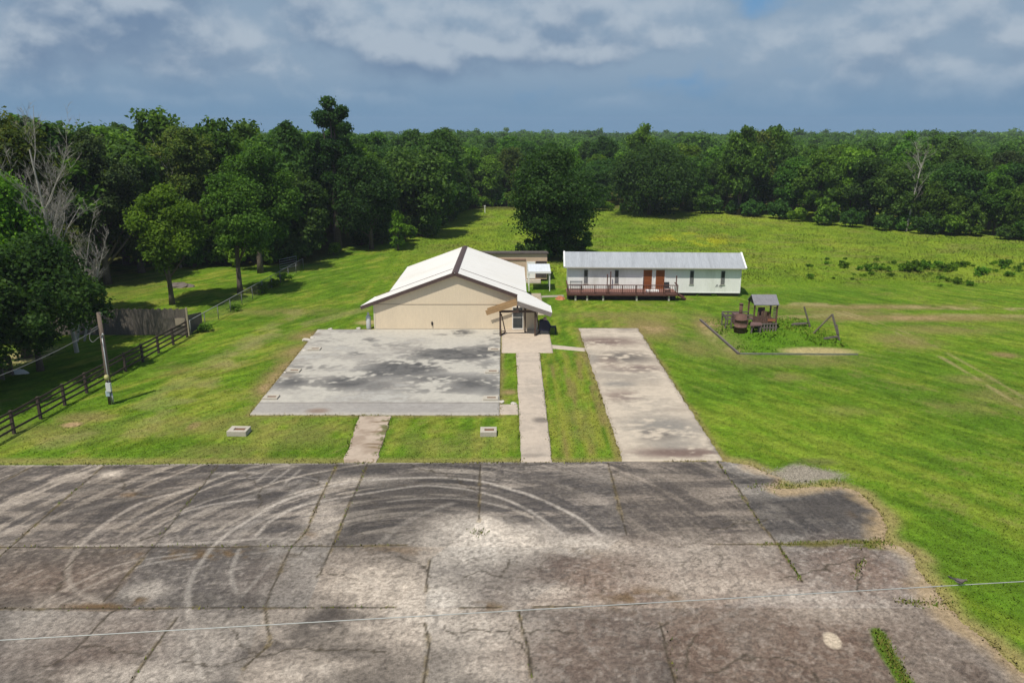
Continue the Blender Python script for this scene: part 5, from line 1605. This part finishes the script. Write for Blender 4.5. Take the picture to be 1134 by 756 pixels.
for j, (x, y, s, lab) in enumerate([(-26.9, 74.0, .55, 'low weed clump at the near end of the chain link fence'), (-26.8, 82.5, .8, 'leafy weed clump under the tree by the chain link fence'), (-26.4, 86.0, .75, 'weed clump halfway along the chain link fence'), (-26.6, 89.5, .8, 'weed clump at the far end of the chain link fence'),
                      (-27.2, 66.3, .6, 'dark weed clump at the foot of the privacy fence corner'), (19.6, 81.2, .35, 'small weed clump under the right half of the mobile home wall'), (21.5, 81.0, .3, 'small weed clump near the right end of the mobile home')]):
    place(wproto, x, y, s, j * 1.1, lab, 'weed clumps along fence and walls')


# ------------------------------------------------------------------ grass as stuff
def tufts(name, X, Y, hgt, wid, cols, label, z0=0.0, lean=.35, seed=5):
    g = np.random.default_rng(seed); n = len(X)
    a = g.uniform(0, 6.28, n)
    ux_, uy_ = np.cos(a) * wid / 2, np.sin(a) * wid / 2
    lx, ly = g.normal(size=n) * hgt * lean, g.normal(size=n) * hgt * lean
    V = np.empty((n, 3, 3))
    V[:, 0] = np.stack([X - ux_, Y - uy_, np.full(n, z0)], 1); V[:, 1] = np.stack([X + ux_, Y + uy_, np.full(n, z0)], 1)
    V[:, 2] = np.stack([X + lx, Y + ly, z0 + hgt], 1)
    o = np_mesh(name, V.reshape(-1, 3), np.arange(n * 3).reshape(n, 3), M['blade'], {'albedo': ('POINT', 'FLOAT_COLOR', np.repeat(cols, 3, 0))})
    return tag(o, label, 'grass', kind='stuff')


hard = [pave_poly, slab_q, drive_q, ap, wk, lk, bit, pth]
def off_hard(x, y):
    okm = np.ones(len(x), bool)
    for q in hard: okm &= ~inside(x, y, np.asarray(q))
    okm &= ~((x > wl - .1) & (x < wr + .1) & (y > WY) & (y < 82)); okm &= ~((x > 5.6) & (x < 24.6) & (y > 80.6) & (y < 87)); okm &= ~((x > -6.1) & (x < 4.2) & (y > 89) & (y < 94))
    return okm


g = np.random.default_rng(91)
n = 200000
yy = 21 + 70 * g.random(n) ** 1.25; xx = (g.random(n) * 2 - 1) * (.67 * yy + 2)
k = off_hard(xx, yy); xx, yy = xx[k], yy[k]
cc = grass_colour(xx, yy); cc = cc * g.uniform(.78, 1.22, len(xx))[:, None]
tufts('lawn_grass', xx, yy, g.uniform(.02, .055, len(xx)), g.uniform(.04, .11, len(xx)), cc, 'short mown grass of the lawns around the paving', seed=6)
# ragged grass along paving edges
ex, ey = [], []
for q in (GP(PAVE_EDGE[5:]), np.vstack([slab_q, slab_q[:1]]), np.vstack([drive_q, drive_q[:1]]), np.vstack([pth, pth[:1]]), wk[[0, 3]], wk[[1, 2]], GP([(-60, 515.5), (374, 513), (570, 512.3), (690, 511.5)])):
    for a, b in zip(q[:-1], q[1:]):
        L_ = np.hypot(*(b - a)); m_ = int(L_ * 38); f = g.random(m_)[:, None]
        p = np.array(a) * (1 - f) + np.array(b) * f + g.normal(size=(m_, 2)) * .09
        ex.append(p[:, 0]); ey.append(p[:, 1])
ex, ey = np.concatenate(ex), np.concatenate(ey)
k = ~((ey > 66.0) & (ex > -17) & (ex < 3)); ex, ey = ex[k], ey[k]
k = fbm(ex, ey, .9, 3, 431) + .25 * g.random(len(ex)) > .58; ex, ey = ex[k], ey[k]
cc = lerp(grass_colour(ex, ey), np.array([.15, .13, .04]), g.random(len(ex)) * .5) * g.uniform(.7, 1.2, len(ex))[:, None]
tufts('edge_grass', ex, ey, g.uniform(.02, .10, len(ex)), g.uniform(.03, .12, len(ex)), cc, 'ragged grass creeping over the paving edges', .03, seed=7)
# weeds in the cracks
wx_, wy_ = [], []
for pts_, dens, sp in [([(972, 700), (985, 725), (1000, 750), (1010, 770)], 240, .13), ([(840, 603), (981, 600)], 40, .08), ([(950, 605), (985, 600)], 120, .22), ([(861, 603), (889, 645)], 45, .04), ([(794, 511), (843, 582)], 25, .04), ([(526, 588), (534, 591)], 160, .18),
                       ([(0, 606), (451, 604)], 14, .07), ([(0, 674), (437, 673)], 12, .06), ([(374, 512), (339, 588), (321, 609)], 14, .05), ([(407, 513), (369, 604)], 14, .05), ([(991, 666), (1051, 670)], 90, .14), ([(830, 540), (900, 536), (930, 536)], 70, .25), ([(116, 515), (0, 616)], 8, .05), ([(243, 514), (169, 606)], 12, .05), ([(740, 700), (749, 756)], 12, .04), ([(573, 676), (589, 750)], 6, .04), ([(190, 690), (145, 754)], 6, .04), ([(945, 640), (958, 620)], 50, .08)]:
    q = GP(pts_)
    for a, b in zip(q[:-1], q[1:]):
        m_ = int(np.hypot(*(b - a)) * dens * (.45 if dens < 30 else 1)) + 2; f = g.random(m_)[:, None]
        p = a * (1 - f) + b * f + g.normal(size=(m_, 2)) * sp
        wx_.append(p[:, 0]); wy_.append(p[:, 1])
wx_, wy_ = np.concatenate(wx_), np.concatenate(wy_)
cc = lerp(np.broadcast_to(np.array([.075, .14, .012]), (len(wx_), 3)), np.array([.20, .16, .05]), g.random(len(wx_)) * .8)
tufts('crack_weeds', wx_, wy_, g.uniform(.03, .13, len(wx_)), g.uniform(.03, .09, len(wx_)), cc, 'weeds growing in the parking lot joints', .02, seed=8)
# meadow
n = 210000
yy = 84 + 92 * g.random(n) ** 1.15; xx = -24 + (g.random(n)) * (.70 * yy + 30)
ed = 86 + 6 * np.exp(-((xx + 2) / 14) ** 2)
k = (yy > ed + g.normal(size=n) * .8) & (yy < wood_edge(xx) + 3) & off_hard(xx, yy) & (xx + g.normal(size=n) * 3 > np.interp(yy, [84, 119, 150], [-12, -14, -12]))
xx, yy = xx[k], yy[k]
cc = grass_colour(xx, yy) * g.uniform(.86, 1.12, len(xx))[:, None]
hh = (.05 + .26 * fbm(xx, yy, .25, 3, 401)) * g.uniform(.45, 1.0, len(xx)) * np.clip((yy - ed[k]) / 6 + .25, .25, 1)
tufts('meadow_grass', xx, yy, hh, g.uniform(.06, .15, len(xx)), cc, 'tall yellow green grass of the meadow', seed=9)
# playground weeds
n = 9000
pgp = GP([(777, 355), (819, 391.5), (948, 392), (920, 366), (880, 352), (840, 348)])
xx = g.uniform(17, 30, n); yy = g.uniform(58.5, 73, n); k = inside(xx, yy, pgp); xx, yy = xx[k], yy[k]
dn = fbm(xx, yy, .5, 3, 411); tn = blob(xx, yy, 905, 389, 42, 6, .4)
k = (dn + g.random(len(xx)) * .3 > .52) & (tn < .4); xx, yy, dn = xx[k], yy[k], dn[k]
cc = np.array([.085, .19, .010]) * g.uniform(.6, 1.5, len(xx))[:, None]
tufts('playground_weeds', xx, yy, g.uniform(.05, .19, len(xx)) * (dn + .3), g.uniform(.06, .16, len(xx)), cc, 'lush weeds inside the playground edging', seed=10)
# gravel spill beside the lot
n = 2200
gx_, gy_ = GP([(885, 525)])[0]
xx = gx_ + g.normal(size=n) * .95; yy = gy_ + .25 * np.sin(xx * 2.1) + g.normal(size=n) * .42
V0 = np.array([(1, 0, 0), (-.5, .87, 0), (-.5, -.87, 0), (0, 0, .9)]); Ft = np.array([(0, 1, 3), (1, 2, 3), (2, 0, 3)])
sz_ = g.uniform(.015, .04, n); rot = g.uniform(0, 6.28, n)
V = np.stack([xx[:, None] + sz_[:, None] * (V0[:, 0] * np.cos(rot)[:, None] - V0[:, 1] * np.sin(rot)[:, None]), yy[:, None] + sz_[:, None] * (V0[:, 0] * np.sin(rot)[:, None] + V0[:, 1] * np.cos(rot)[:, None]), .005 + sz_[:, None] * V0[None, :, 2]], 2)
Fq = (np.arange(n)[:, None, None] * 4 + Ft[None]).reshape(-1, 3)
cc = np.array([.29, .26, .21]) * g.uniform(.5, 1.3, n)[:, None]
o = np_mesh('gravel', V.reshape(-1, 3), Fq, M['concrete'], {'albedo': ('POINT', 'FLOAT_COLOR', np.repeat(cc, 4, 0))})
tag(o, 'pale gravel spilled beside the parking lot edge', 'gravel', kind='stuff')
hb = MB(); hb.box(-1150, 1150, -320, 1030, -1.0, 26.0)
hm = bpy.data.materials.new('haze'); hm.use_nodes = True
hn = hm.node_tree; hn.nodes.remove(hn.nodes['Principled BSDF'])
pv_ = N(hn, 'ShaderNodeVolumePrincipled'); pv_.inputs['Density'].default_value = .00018; pv_.inputs['Color'].default_value = (.78, .86, 1, 1)
hn.links.new(pv_.outputs[0], hn.nodes['Material Output'].inputs['Volume'])
tag(hb.build('haze', hm), 'thin pale summer haze over the fields and woods', 'haze', kind='stuff')
print('objects', len(bpy.data.objects), 'near', len(near), 'rest', len(rest))
